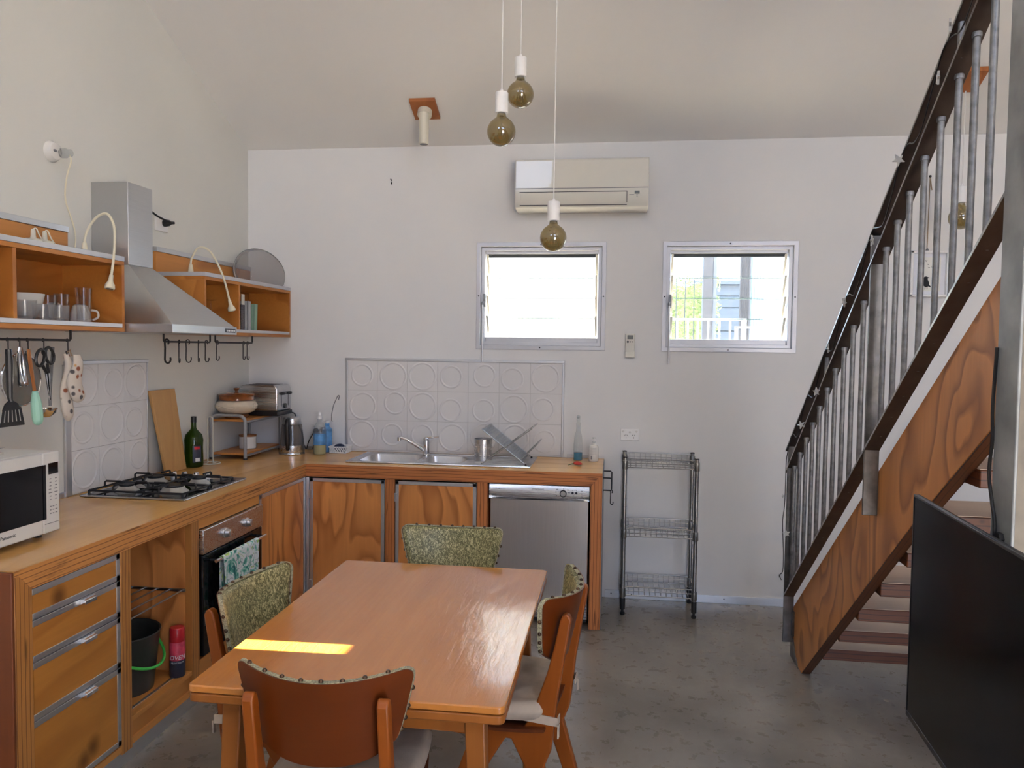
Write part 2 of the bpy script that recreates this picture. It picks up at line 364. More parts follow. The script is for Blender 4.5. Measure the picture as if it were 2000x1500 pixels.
# ---------------------------------------------------------------- mesh builder
OFF = {}
class MB:
    def __init__(s): s.v = []; s.f = []
    def add(s, vs, fs):
        o = len(s.v); s.v += [tuple(p) for p in vs]; s.f += [tuple(i+o for i in f) for f in fs]; return s
    def box(s, x0, x1, y0, y1, z0, z1):
        return s.hexa([(x0, y0, z0), (x1, y0, z0), (x1, y1, z0), (x0, y1, z0), (x0, y0, z1), (x1, y0, z1), (x1, y1, z1), (x0, y1, z1)])
    def hexa(s, p):
        return s.add(p, [(3, 2, 1, 0), (4, 5, 6, 7), (0, 1, 5, 4), (1, 2, 6, 5), (2, 3, 7, 6), (3, 0, 4, 7)])
    def prism(s, poly, axis, a, b):
        def mk(p, t):
            if axis == 0: return (t, p[0], p[1])
            if axis == 1: return (p[0], t, p[1])
            return (p[0], p[1], t)
        n = len(poly)
        vs = [mk(p, a) for p in poly]+[mk(p, b) for p in poly]
        return s.add(vs, [tuple(range(n-1, -1, -1)), tuple(range(n, 2*n))]+[(i, (i+1) % n, n+(i+1) % n, n+i) for i in range(n)])
    def tube(s, pts, r, n=8, closed=False, caps=True):
        pts = [Vector(p) for p in pts]; k = len(pts)
        rs = r if isinstance(r, (list, tuple)) else [r]*k
        T = []
        for i in range(k):
            if closed: t = pts[(i+1) % k]-pts[i-1]
            else: t = pts[min(i+1, k-1)]-pts[max(i-1, 0)]
            T.append(t.normalized() if t.length > 1e-9 else Vector((0, 0, 1)))
        u = T[0].orthogonal().normalized(); vs = []
        for i in range(k):
            u = (u-T[i]*u.dot(T[i]))
            u = u.normalized() if u.length > 1e-6 else T[i].orthogonal().normalized()
            w_ = T[i].cross(u)
            for j in range(n):
                a = 2*PI*j/n; vs.append(pts[i]+(u*math.cos(a)+w_*math.sin(a))*rs[i])
        fs = []
        for i in range(k if closed else k-1):
            i2 = (i+1) % k
            for j in range(n): fs.append((i*n+j, i*n+(j+1) % n, i2*n+(j+1) % n, i2*n+j))
        if caps and not closed: fs += [tuple(range(n-1, -1, -1)), tuple(range((k-1)*n, k*n))]
        return s.add(vs, fs)
    def cyl(s, p0, p1, r, r1=None, n=16, caps=True): return s.tube([p0, p1], [r, r if r1 is None else r1], n, caps=caps)
    def lathe(s, prof, c=(0, 0, 0), n=24, axis=2, sx=1, sy=1):
        k = len(prof); vs = []
        for r, z in prof:
            for j in range(n):
                a = 2*PI*j/n; p = (r*math.cos(a)*sx, r*math.sin(a)*sy, z)
                if axis == 0: p = (p[2], p[0], p[1])
                elif axis == 1: p = (p[0], p[2], p[1])
                vs.append((c[0]+p[0], c[1]+p[1], c[2]+p[2]))
        fs = [(i*n+j, i*n+(j+1) % n, (i+1)*n+(j+1) % n, (i+1)*n+j) for i in range(k-1) for j in range(n)]
        if prof[0][0] > 1e-6: fs.append(tuple(range(n-1, -1, -1)))
        if prof[-1][0] > 1e-6: fs.append(tuple(range((k-1)*n, k*n)))
        return s.add(vs, fs)
    def open_lathe(s, prof, c=(0, 0, 0), n=24, axis=2):
        k0 = len(s.f); s.lathe(prof, c, n, axis)
        s.f = s.f[:k0+(len(prof)-1)*n]; return s
    def surf(s, fn, nu, nv, cu=False, cv=False):
        vs = [fn(i/(nu if cu else nu-1), j/(nv if cv else nv-1)) for i in range(nu) for j in range(nv)]
        fs = []
        for i in range(nu if cu else nu-1):
            for j in range(nv if cv else nv-1):
                a, b = (i+1) % nu, (j+1) % nv
                fs.append((i*nv+j, a*nv+j, a*nv+b, i*nv+b))
        return s.add(vs, fs)
    def slab(s, fn, fn2, nu, nv):
        """closed shell between two surfaces"""
        o = len(s.v); s.surf(fn, nu, nv); o2 = len(s.v)
        vs = [fn2(i/(nu-1), j/(nv-1)) for i in range(nu) for j in range(nv)]
        s.add(vs, [(i*nv+j, i*nv+j+1, (i+1)*nv+j+1, (i+1)*nv+j) for i in range(nu-1) for j in range(nv-1)])
        rim = [i*nv for i in range(nu)]+[(nu-1)*nv+j for j in range(1, nv)]+[i*nv+nv-1 for i in range(nu-2, -1, -1)]+[j for j in range(nv-2, 0, -1)]
        m = len(rim)
        s.f += [(o+rim[(k+1) % m], o+rim[k], o2+rim[k], o2+rim[(k+1) % m]) for k in range(m)]
        return s
    def sphere(s, c, r, nu=12, nv=8, sc_=(1, 1, 1)):
        prof = [(r*math.sin(PI*i/nv), -r*math.cos(PI*i/nv)) for i in range(nv+1)]
        prof[0] = (1e-5, -r); prof[-1] = (1e-5, r)
        o = len(s.v); s.lathe(prof, (0, 0, 0), nu)
        for i in range(o, len(s.v)):
            p = s.v[i]; s.v[i] = (c[0]+p[0]*sc_[0], c[1]+p[1]*sc_[1], c[2]+p[2]*sc_[2])
        return s
    def build(s, name, m, parent=None, base=None, bevel=0, smooth=35, seg=2, fix=True):
        off = OFF.get(parent.name, Vector((0, 0, 0))) if parent else Vector(base or (0, 0, 0))
        me = bpy.data.meshes.new(name)
        me.from_pydata([(p[0]-off.x, p[1]-off.y, p[2]-off.z) for p in s.v], [], s.f)
        if fix:
            bm = bmesh.new(); bm.from_mesh(me)
            bmesh.ops.recalc_face_normals(bm, faces=bm.faces[:]); bm.to_mesh(me); bm.free()
        if smooth:
            me.polygons.foreach_set('use_smooth', [True]*len(me.polygons))
            me.set_sharp_from_angle(angle=math.radians(smooth))
        me.materials.append(m if not isinstance(m, str) else M[m]); me.update()
        o = bpy.data.objects.new(name, me); COL.objects.link(o)
        if parent: o.parent = parent; OFF[o.name] = off
        else: o.location = off; OFF[o.name] = off
        if bevel:
            b = o.modifiers.new('bevel', 'BEVEL'); b.width = bevel; b.segments = seg; b.limit_method = 'ANGLE'; b.angle_limit = math.radians(40)
        return o

def tag(o, label, cat, group=None, kind=None):
    if label: o['label'] = label
    if cat: o['category'] = cat
    if group: o['group'] = group
    if kind: o['kind'] = kind
    return o
def thing(name, label, cat, loc=(0, 0, 0), group=None):
    o = bpy.data.objects.new(name, None); COL.objects.link(o); o.location = loc; o.empty_display_size = .05
    OFF[o.name] = Vector(loc); return tag(o, label, cat, group)
def struct(name, mb, m, **k):
    o = mb.build(name, m, **k); o['kind'] = 'structure'; return o
def copy_tree(o, parent=None):
    c = o.copy(); COL.objects.link(c); OFF[c.name] = OFF.get(o.name, Vector((0, 0, 0)))
    if parent: c.parent = parent
    for ch in list(o.children): copy_tree(ch, c)
    return c
def bx(*a): return MB().box(*a)
def text_mesh(name, body, size, m, parent, mat4, bend=None, font_shear=0):
    cu = bpy.data.curves.new(name, 'FONT'); cu.body = body; cu.size = size; cu.align_x = 'CENTER'; cu.align_y = 'CENTER'
    cu.extrude = .0004; cu.resolution_u = 3; cu.shear = font_shear
    t = bpy.data.objects.new(name, cu); COL.objects.link(t)
    dg = bpy.context.evaluated_depsgraph_get(); me = bpy.data.meshes.new_from_object(t.evaluated_get(dg))
    bpy.data.objects.remove(t); bpy.data.curves.remove(cu)
    off = OFF.get(parent.name, Vector((0, 0, 0)))
    for v in me.vertices:
        p = v.co.copy()
        if bend:
            a = p.x/bend; p = Vector(((bend+p.z)*math.sin(a), p.y, (bend+p.z)*math.cos(a)-bend))
        v.co = (mat4 @ p)-off
    me.materials.clear(); me.materials.append(M[m]); me.name = name
    o = bpy.data.objects.new(name, me); COL.objects.link(o); o.parent = parent; OFF[o.name] = off
    return o
def frame4(origin, xa, ya):
    x = Vector(xa).normalized(); y = Vector(ya).normalized(); z = x.cross(y)
    m = Matrix((x, y, z)).transposed().to_4x4(); m.translation = Vector(origin); return m
def arc(c, r, a0, a1, n, ax1=(1, 0, 0), ax2=(0, 0, 1)):
    c = Vector(c); u = Vector(ax1); v = Vector(ax2)
    return [c+u*r*math.cos(a0+(a1-a0)*i/n)+v*r*math.sin(a0+(a1-a0)*i/n) for i in range(n+1)]
def smooth_path(pts, n=8):
    P = [Vector(p) for p in pts]; out = []
    for i in range(len(P)-1):
        p0 = P[max(i-1, 0)]; p1 = P[i]; p2 = P[i+1]; p3 = P[min(i+2, len(P)-1)]
        for k in range(n):
            t = k/n
            out.append(.5*((2*p1)+(p2-p0)*t+(2*p0-5*p1+4*p2-p3)*t*t+(3*p1-p0-3*p2+p3)*t**3))
    return out+[P[-1]]
def rrect(x0, x1, y0, y1, r, n=5):
    out = []
    for cx, cy, a in ((x1-r, y1-r, 0), (x0+r, y1-r, PI/2), (x0+r, y0+r, PI), (x1-r, y0+r, 1.5*PI)):
        out += [(cx+r*math.cos(a+PI/2*i/n), cy+r*math.sin(a+PI/2*i/n)) for i in range(n+1)]
    return out

# ================================================================ THE SETTING
CS, CZ = .43, 2.905          # ceiling slope and height at the back wall
XR, YR = 5.4, -7.0
def wall_with_holes(name, m, x0, x1, z0, ztop, y0, y1, holes):
    """wall in the xz plane, cut by rectangular holes (hx0,hx1,hz0,hz1)"""
    mb = MB(); xs = sorted({x0, x1}|{h[0] for h in holes}|{h[1] for h in holes})
    zs = sorted({z0, ztop}|{h[2] for h in holes}|{h[3] for h in holes})
    for i in range(len(xs)-1):
        j = 0
        while j < len(zs)-1:
            cx = (xs[i]+xs[i+1])/2; cz = (zs[j]+zs[j+1])/2
            if any(h[0] < cx < h[1] and h[2] < cz < h[3] for h in holes): j += 1; continue
            k = j
            while k+1 < len(zs)-1 and not any(h[0] < cx < h[1] and h[2] < (zs[k+1]+zs[k+2])/2 < h[3] for h in holes): k += 1
            mb.box(xs[i], xs[i+1], y0, y1, zs[j], zs[k+1]); j = k+1
    return struct(name, mb, m, smooth=0)

struct('floor', bx(-.15, XR+.15, YR-.15, .15, -.12, 0), 'concrete', smooth=0)
W1 = (1.571, 2.398, 1.597, 2.278); W2 = (2.759, 3.571, 1.597, 2.278)
wall_with_holes('wall_back', 'wall', -.12, XR+.12, 0, CZ, 0, .13, [W1, W2])
struct('wall_left', MB().prism([(YR-.12, 0), (.13, 0), (.13, CZ), (0, CZ), (YR-.12, CZ-CS*(YR-.12))], 0, -.12, 0), 'wall_left', smooth=0)
SLIT = (-2.875, -2.805, 1.493, 1.72)  # unseen slot added to shape the strip of sun on the table
mb = MB(); yt = YR-.12
def rz(y): return CZ-CS*y
mb.prism([(yt, 0), (SLIT[0], 0), (SLIT[0], rz(SLIT[0])), (yt, rz(yt))], 0, XR, XR+.12)
mb.prism([(SLIT[1], 0), (.13, 0), (.13, CZ), (0, CZ), (SLIT[1], rz(SLIT[1]))], 0, XR, XR+.12)
mb.prism([(SLIT[0], 0), (SLIT[1], 0), (SLIT[1], SLIT[2]), (SLIT[0], SLIT[2])], 0, XR, XR+.12)
mb.prism([(SLIT[0], SLIT[3]), (SLIT[1], SLIT[3]), (SLIT[1], rz(SLIT[1])), (SLIT[0], rz(SLIT[0]))], 0, XR, XR+.12)
struct('wall_right', mb, 'wall', smooth=0)
wall_with_holes('wall_rear', 'wall', -.12, XR+.12, 0, CZ-CS*YR, YR-.12, YR, [DOOR, HIGH, HIGHB])
struct('ceiling', MB().prism([(.3, CZ-CS*.3+.0), (YR-.3, CZ-CS*(YR-.3)), (YR-.3, CZ-CS*(YR-.3)+.15), (.3, CZ-CS*.3+.15)], 0, -.3, XR+.3), 'ceiling', smooth=0)
struct('baseboard_back', bx(2.43, XR, -.006, 0, .0, .05), 'alu_x', bevel=.001)
struct('trim_1', bx(.0, .69, -.008, 0, .901, .925), 'alu_x', bevel=.001)
struct('trim_2', bx(2.172, 2.412, -.012, 0, .901, .922), 'win_alu', bevel=.001)
struct('trim_3', bx(0, .008, -2.4, -1.80, .901, .925), 'alu', bevel=.001)
mb = MB()
for x in (2.47, 2.60, 3.0, 3.18): mb.lathe([(.0045, 0), (.003, .003)], (x, -.006, .028), 8, 1)
for v in range(len(mb.v)): mb.v[v] = (mb.v[v][0], -.012-(mb.v[v][1]), mb.v[v][2])
o = mb.build('screw', 'dark_print'); o.parent = bpy.data.objects['baseboard_back']
# mezzanine beam stub seen at the top right corner
# ---- windows
def ring(x0, x1, z0, z1, t, y0, y1):
    o_ = [(x0, z0), (x1, z0), (x1, z1), (x0, z1)]; i_ = [(x0+t, z0+t), (x1-t, z0+t), (x1-t, z1-t), (x0+t, z1-t)]
    vs = [(x, y, z) for y in (y0, y1) for (x, z) in o_+i_]; fs = []
    for k in range(4):
        n = (k+1) % 4
        fs += [(k, n, 4+n, 4+k), (8+k, 12+k, 12+n, 8+n), (k, 8+k, 8+n, n), (4+k, 4+n, 12+n, 12+k)]
    return MB().add(vs, fs)
def window(n, W):
    x0, x1, z0, z1 = W
    r = bpy.data.objects.new('window_%d' % n, None); COL.objects.link(r); r['kind'] = 'structure'; r.location = (x0, 0, z0); OFF[r.name] = Vector((x0, 0, z0))
    t = .022
    mb = ring(x0-.004, x1+.004, z0-.004, z1+.004, t+.004, -.006, .03)
    tr = mb.build('trim_frame', 'win_alu', r, bevel=.002)
    s = MB()
    for x, z in (((x0+x1)/2, z1-.011), ((x0+x1)/2, z0+.010), (x0+.011, (z0+z1)/2), (x1-.011, (z0+z1)/2)): s.sphere((x, -.006, z), .005, 8, 6)
    s.build('screw', 'dark_print', tr)
    i0, i1, j0, j1 = x0+t, x1-t, z0+t, z1-t
    mb = MB()
    mb = ring(i0, i1, j0, j1, .024, .022, .115)
    mb.build('outer_frame', 'win_alu', r, bevel=.003)
    bx(i0+.026, i1-.026, .045, .11, j0+.018, j0+.052).build('sill_rail', 'win_alu', r, bevel=.002)
    bx(i0+.026, i1-.026, .05, .1, j1-.042, j1-.022).build('head_rail', 'win_alu', r, bevel=.002)
    bx(i0+.03, i1-.03, .075, .095, j1-.062, j1-.042).build('head_gap', 'ext_dark', r)  # dark strip put in for the shaded gap below the head rail
    a, b = i0+.03, i1-.03
    pitch = (j1-.055-(j0+.054))/4; dy = .085
    for k in range(4):
        zt = j1-.052-k*pitch; zb = zt-pitch-.006 if k < 3 else j0+.053
        y_t, y_b = .045, .045+dy
        g = MB().hexa([(a+.008, y_t, zt), (b-.008, y_t, zt), (b-.008, y_t+.005, zt), (a+.008, y_t+.005, zt),
                       (a+.008, y_b, zb), (b-.008, y_b, zb), (b-.008, y_b+.005, zb), (a+.008, y_b+.005, zb)]).build('louvre_pane', 'pane', r, smooth=0)
        e = MB()
        e.hexa([(a+.008, y_b-.001, zb-.003), (b-.008, y_b-.001, zb-.003), (b-.008, y_b+.006, zb-.003), (a+.008, y_b+.006, zb-.003),
                (a+.008, y_b-.001, zb+.001), (b-.008, y_b-.001, zb+.001), (b-.008, y_b+.006, zb+.001), (a+.008, y_b+.006, zb+.001)])
        e.build('pane_edge', 'pane_edge', g, smooth=0)
        for xx in (a, b-.014):
            MB().hexa([(xx, y_t-.008, zt+.004), (xx+.014, y_t-.008, zt+.004), (xx+.014, y_t+.012, zt+.004), (xx, y_t+.012, zt+.004),
                       (xx, y_b-.008, zb+.012), (xx+.014, y_b-.008, zb+.012), (xx+.014, y_b+.012, zb+.012), (xx, y_b+.012, zb+.012)]).build('louvre_clip', 'cream', r, bevel=.002)
    xc = x0+.042; zc = z0+.30
    mb = MB(); mb.box(xc-.004, xc+.012, .0, .03, zc-.03, zc+.055); mb.tube([(xc+.004, .012, zc+.01), (xc-.006, -.016, zc-.005), (xc-.004, -.02, zc-.03)], .005, 8)
    crank = mb.build('crank', 'galv', r, bevel=.002)
    MB().tube([(xc-.002, -.022, zc-.02), (xc, -.026, zc-.2), (xc, -.028, z0-.085)], .0055, 10).build('wand', 'alu_z', crank)
    return r
window(1, W1); window(2, W2)

# ---- outside
o = struct('ground_outside', bx(-12, 18, .16, 25, -.2, -.05), 'ground', smooth=0)
o = struct('bounce_strip_outside', bx(-6, 14, .16, 1.25, -.05, -.04), 'lane', smooth=0)  # unseen pale strip added to bounce sun up through the windows
o = struct('wall_sun_blocker', bx(6.6, 6.8, 1.3, 14, -.05, 3.6), 'fence_white', smooth=0)  # unseen wall added to keep the low sun off the yard beyond
o = struct('ground_rear', bx(-12, 18, -25, YR-.2, -.2, -.05), 'ground', smooth=0)
def corrugated(name, x0, x1, y, z0, z1, m, label, pitch=.076, depth=.018):
    n = int((x1-x0)/pitch); prof = []
    for i in range(n):
        a = x0+i*pitch
        prof += [(a, y), (a+pitch*.42, y), (a+pitch*.5, y-depth), (a+pitch*.92, y-depth)]
    prof += [(x1, y), (x1, y+.03), (x0, y+.03)]
    o = MB().prism(prof, 2, z0, z1).build(name, m, base=((x0+x1)/2, y, z0), smooth=0)
    return tag(o, label, 'fence' if 'fence' in name else 'wall panel')
corrugated('corrugated_fence', .2, 2.55, 1.0, -.05, 3.4, 'fence_white', 'white corrugated steel fence outside the left louvre window')
corrugated('corrugated_screen', 3.56, 4.6, 1.0, -.05, 3.4, 'fence_white', 'white corrugated steel sheet at right edge of the right louvre window', .10)
corrugated('ribbed_panel', 3.70, 3.98, 2.5, -.05, 3.6, 'ext_blue', 'pale blue ribbed panel beside the white sheet outside right window', .026, .01)
corrugated('slatted_screen', 3.60, 3.695, 2.45, -.05, 3.6, 'ext_dark', 'dark finely ribbed screen between grey house and pale blue panel', .012, .006)
t = thing('garden_post', 'dark grey square post right of the hedge outside the right window', 'post', (3.33, 2.55, -.05))
bx(3.272, 3.36, 2.5, 2.6, -.05, 3.8).build('shaft', 'ext_dark', t, bevel=.004)
bx(3.362, 3.397, 2.52, 2.6, -.05, 3.8).build('cover_strip', 'ext_grey', t, bevel=.003)
t = thing('neighbour_house', 'grey clad house wall beyond the railing outside the right window', 'house', (4.0, 6.0, -.05))
bx(3.5, 4.6, 6.05, 6.4, -.05, 2.5).build('wall', 'ext_grey', t)
for i in range(16): bx(3.5, 4.6, 6.02, 6.06, -.05+i*.16, .098+i*.16).build('cladding_board', 'ext_grey', t, bevel=.004)
bx(3.5, 4.6, 5.95, 6.4, 2.5, 2.55).build('fascia', 'ext_grey', t)
# hedge
mb = MB(); rnd = random.Random(3)
def hedge_core(u, v):
    a = u*2*PI; return (3.3+.36*math.cos(a)*(1+.08*math.sin(9*a+7*v)), 5.1+.3*math.sin(a), -.05+2.45*v+.03*math.sin(5*a))
mb.surf(hedge_core, 20, 14, cu=True)
for i in range(2600):
    c = Vector((3.3+rnd.uniform(-.42, .42), 5.1-.3+rnd.uniform(-.12, .1), rnd.uniform(1.2, 2.5)))
    a = Vector((rnd.uniform(-1, 1), rnd.uniform(-.6, .6), rnd.uniform(-1, 1))).normalized()*.022; b = a.orthogonal().normalized()*.012
    mb.add([c-a, c+b+Vector((0, -.006, 0)), c+a, c-b], [(0, 1, 2, 3)])
t = thing('hedge', 'yellow green clipped hedge outside the right louvre window', 'hedge', (3.3, 5.1, -.05))
o = mb.build('foliage', 'leaf', t, smooth=0, fix=False); o['kind'] = 'stuff'
t = thing('wire_trellis', 'thin vertical wire trellis standing in front of the clipped hedge', 'trellis', (3.2, 4.6, -.05))
for x in (2.97, 3.075, 3.18, 3.285, 3.39, 3.49): MB().cyl((x, 4.6, -.05), (x, 4.6, 2.45), .005, n=6).build('wire', 'ext_dark', t)
bx(2.95, 3.6, 4.595, 4.61, -.05, .0).build('base_rail', 'ext_dark', t)
t = thing('white_railing', 'white metal railing outside below the right louvre window', 'railing', (3.3, 1.5, -.05))
bx(2.70, 3.50, 1.485, 1.515, 1.845, 1.862).build('top_rail', 'fence_white', t)
bx(2.70, 3.50, 1.485, 1.515, .1, .125).build('bottom_rail', 'fence_white', t)
for x in (2.79, 2.88, 2.965, 3.05, 3.13, 3.212, 3.301, 3.386): bx(x-.007, x+.007, 1.493, 1.507, .12, 1.85).build('baluster', 'fence_white', t)
bx(3.475, 3.511, 1.48, 1.52, -.05, 1.862).build('post', 'fence_white', t)
t = thing('white_gate', 'low white gate right of the railing post outside', 'gate', (3.55, 1.62, -.05))
bx(3.44, 3.66, 1.60, 1.63, 1.785, 1.802).build('top_rail', 'fence_white', t)
for x in (3.452, 3.575, 3.652): bx(x-.012, x+.012, 1.60, 1.63, -.05, 1.79).build('upright', 'fence_white', t)

# ================================================================ WORKTOP AND CABINETS
XF, YF = .655, -.605          # fronts of the left and back runs
ZT, ZB = .90, .825
t = thing('worktop', 'L-shaped oiled timber worktop with thick laminated front edge and waterfall ends', 'worktop', (.3, -.3, 0))
HOB = (.055, .575, -1.775, -1.185)
mb = MB()
for a in [(0, XF, -2.87, HOB[2]), (0, HOB[0]+.02, HOB[2], HOB[3]), (HOB[1]-.02, XF, HOB[2], HOB[3]), (0, XF, HOB[3], YF)]: mb.box(a[0], a[1], a[2], a[3], ZT-.018, ZT)
mb.build('worktop_top', 'worktop', t, smooth=0)
SK = (.865, 1.985, -.50, -.075)
mb = MB()
for a in [(0, SK[0]+.02, YF, -.001), (SK[0]+.02, SK[1]-.02, YF, SK[2]+.02), (SK[0]+.02, SK[1]-.02, SK[3]-.01, -.001), (SK[1]-.02, 2.4105, YF, -.001)]: mb.box(a[0], a[1], a[2], a[3], ZT-.018, ZT)
mb.build('worktop_top', 'worktop_x', t, smooth=0)
MB().prism([(-2.80, ZB), (YF-.0015, ZB), (YF-.0015, ZT-.0185), (-2.855, ZT-.0185)], 0, .60, XF+.0015).build('front_edge', 'lvl_y', t, bevel=.001)
bx(XF, XF+.0015, -2.87, YF-.0015, ZT-.019, ZT-.0003).build('front_edge', 'lvl_y', t)
MB().prism([(XF-.05, ZB), (2.345, ZB), (2.394, ZT-.0185), (XF-.05, ZT-.0185)], 1, YF-.0015, YF+.05).build('front_edge', 'lvl_x', t, bevel=.001)
bx(XF, 2.4105, YF-.0015, YF, ZT-.019, ZT-.0003).build('front_edge', 'lvl_x', t)
MB().prism([(2.345, .0), (2.4105, .0), (2.4105, ZT-.0185), (2.395, ZT-.0185), (2.345, ZB)], 1, YF-.002, -.03).build('end_panel', 'lvl_post_x', t, bevel=.002)
MB().prism([(-2.80, .0), (-2.80, ZB), (-2.856, ZT-.0185), (-2.872, ZT-.0185), (-2.872, 0)], 0, .02, XF+.002).build('end_panel', 'lvl_post_y', t, bevel=.002)
bx(.0, XF+.002, -2.885, -2.873, 0, ZT-.001).build('end_facing', 'end_red', t, bevel=.003)
bx(2.411, 2.4125, YF, -.03, 0, ZT).build('end_sheet', 'galv', t)
def post(name, a, m): return bx(*a).build(name, m, t, bevel=.002)
post('divider_post', (.05, XF, -2.355, -2.293, .05, ZB), 'lvl_post_y')
post('divider_post', (.05, XF, -1.862, -1.803, .05, ZB), 'lvl_post_y')
post('divider_post', (1.142, 1.2, YF, -.05, .05, ZB), 'lvl_post_x')
post('divider_post', (1.69, 1.752, YF, -.05, .05, ZB), 'lvl_post_x')
bx(.02, XF-.003, -2.79, -.61, .06, .085).build('plinth_board', 'ply_h', t)
bx(.62, XF-.012, -2.79, -.62, .052, .15).build('plinth_board', 'ply_h', t)
bx(.66, 1.75, YF+.03, YF+.05, .02, .10).build('plinth_board', 'ply_h', t)
bx(.64, XF-.010, -2.79, -.62, .0, .055).build('kick_strip', 'alu', t)

def edged_panel(parent, name, plane, a0, a1, z0, z1, m, e=.016, front=XF, sides=(1, 1, 1, 1)):
    """ply panel with aluminium edging; plane 'x' faces +x (a = y range), plane 'y' faces -y (a = x range)"""
    if plane == 'x':
        p = bx(front-.02, front-.004, a0+.002, a1-.002, z0+.002, z1-.002).build(name, m, parent)
        for on, q, mm in ((sides[0], (a0, a0+e, z0, z1), 'alu_z'), (sides[1], (a1-e, a1, z0, z1), 'alu_z'), (sides[2], (a0, a1, z0, z0+e), 'alu'), (sides[3], (a0, a1, z1-e, z1), 'alu')):
            if on: bx(front-.022, front-.001, q[0], q[1], q[2], q[3]).build('metal_edging', mm, p, bevel=.001)
    else:
        p = bx(a0+.002, a1-.002, front+.004, front+.02, z0+.002, z1-.002).build(name, m, parent)
        for on, q, mm in ((sides[0], (a0, a0+e, z0, z1), 'alu_z'), (sides[1], (a1-e, a1, z0, z1), 'alu_z'), (sides[2], (a0, a1, z0, z0+e), 'alu_x'), (sides[3], (a0, a1, z1-e, z1), 'alu_x')):
            if on: bx(q[0], q[1], front+.001, front+.022, q[2], q[3]).build('metal_edging', mm, p, bevel=.001)
    return p
# drawer unit
d = thing('drawer_unit', 'four knotty pine drawers with aluminium edging below the microwave', 'drawers', (.3, -2.58, .09))
bx(.05, XF-.03, -2.797, -2.785, .09, ZB-.003).build('side', 'ply_v', d); bx(.05, XF-.03, -2.367, -2.357, .09, ZB-.003).build('side', 'ply_v', d)
bx(.05, XF-.03, -2.785, -2.367, .09, .105).build('bottom', 'ply_h', d)
zs = [(.722, .822), (.584, .719), (.393, .581), (.092, .390)]
for i, (z0, z1) in enumerate(zs):
    p = edged_panel(d, 'drawer', 'x', -2.795, -2.357, z0, z1, 'ply_drawer', .02, XF, (0, 1, 1, 1))
    if i: MB().prism([(XF-.001, z1-.018), (XF+.020, z1-.018), (XF+.020, z1-.006), (XF+.012, z1-.001), (XF-.001, z1-.001)], 1, -2.575, -2.515).build('finger_pull', 'chrome', p, bevel=.001)
# open niche
n = thing('open_niche', 'open timber niche with wire rack between drawers and oven', 'shelf', (.3, -2.08, .085))
bx(.03, .045, -2.292, -1.863, .1, ZB-.003).build('back', 'ply_v', n)
bx(.03, XF-.002, -2.292, -1.863, .15, .168).build('bottom_shelf', 'ply_h', n, bevel=.001)
bx(.045, XF-.03, -2.2925, -2.285, .168, ZB-.003).build('side', 'ply_v', n); bx(.045, XF-.03, -1.87, -1.8635, .168, ZB-.003).build('side', 'ply_v', n)
rk = bx(.06, .63, -1.878, -1.870, .525, .536).build('wire_rack', 'wire', n)
for i in range(9): MB().cyl((.615-i*.06, -2.285, .53), (.615-i*.06, -1.872, .53), .004, n=8).build('rack_wire', 'wire', rk)
bx(XF-.05, XF-.04, -2.285, -1.872, .168, .172).build('floor_track', 'alu', n)
# black bucket with green handle
b = thing('bucket', 'black bucket with green handle in the open niche', 'bucket', (.46, -2.07, .1685))
mb = MB().open_lathe([(.001, .003), (.118, .003), (.145, .24), (.151, .245), (.153, .24), (.148, .234), (.122, 0), (.001, 0)], (.46, -2.07, .1685), 32)
mb.build('body', 'bucket', b)
pts = [Vector((.46+.150*math.cos(a)+.0, -2.07+.158*math.sin(a), .1685+.225-.12*math.cos(a)**2 if math.cos(a) > 0 else .3)) for a in [(-PI/2+PI*i/24) for i in range(25)]]
pts = [Vector((.46+.165*math.cos(-PI/2+PI*i/24), -2.07+.155*math.sin(-PI/2+PI*i/24), .1685+.215-.105*math.sin(PI*i/24))) for i in range(25)]
MB().tube(pts, .006, 8).build('handle', 'green_pl', b, fix=True)
# spray can
s = thing('oven_cleaner_can', 'red and navy aerosol can of oven cleaner beside the bucket', 'can', (.615, -1.915, .1685))
c = (.615, -1.915, .1685)
MB().lathe([(.030, 0), (.0325, .004), (.0325, .075)], c, 24).build('can_body', 'navy', s)
MB().lathe([(.0325, .0752), (.0325, .15), (.029, .158), (.02, .16)], c, 24).build('can_upper', 'pink_label', s)
MB().lathe([(.0305, .152), (.0315, .155), (.0315, .208), (.028, .214), (.001, .215)], c, 24).build('cap', 'red_pl', s)
vd = Vector((2.47-c[0], -5.0-c[1], 0)).normalized(); xa = Vector((-vd.y, vd.x, 0))
text_mesh('lettering', 'OVEN', .026, 'white_print', s, frame4(Vector(c)+vd*.033+Vector((0, 0, .088)), xa, (0, 0, 1)), bend=.033, font_shear=.2)
text_mesh('lettering', 'HEAVY DUTY', .0095, 'white_print', s, frame4(Vector(c)+vd*.033+Vector((0, 0, .066)), xa, (0, 0, 1)), bend=.033)
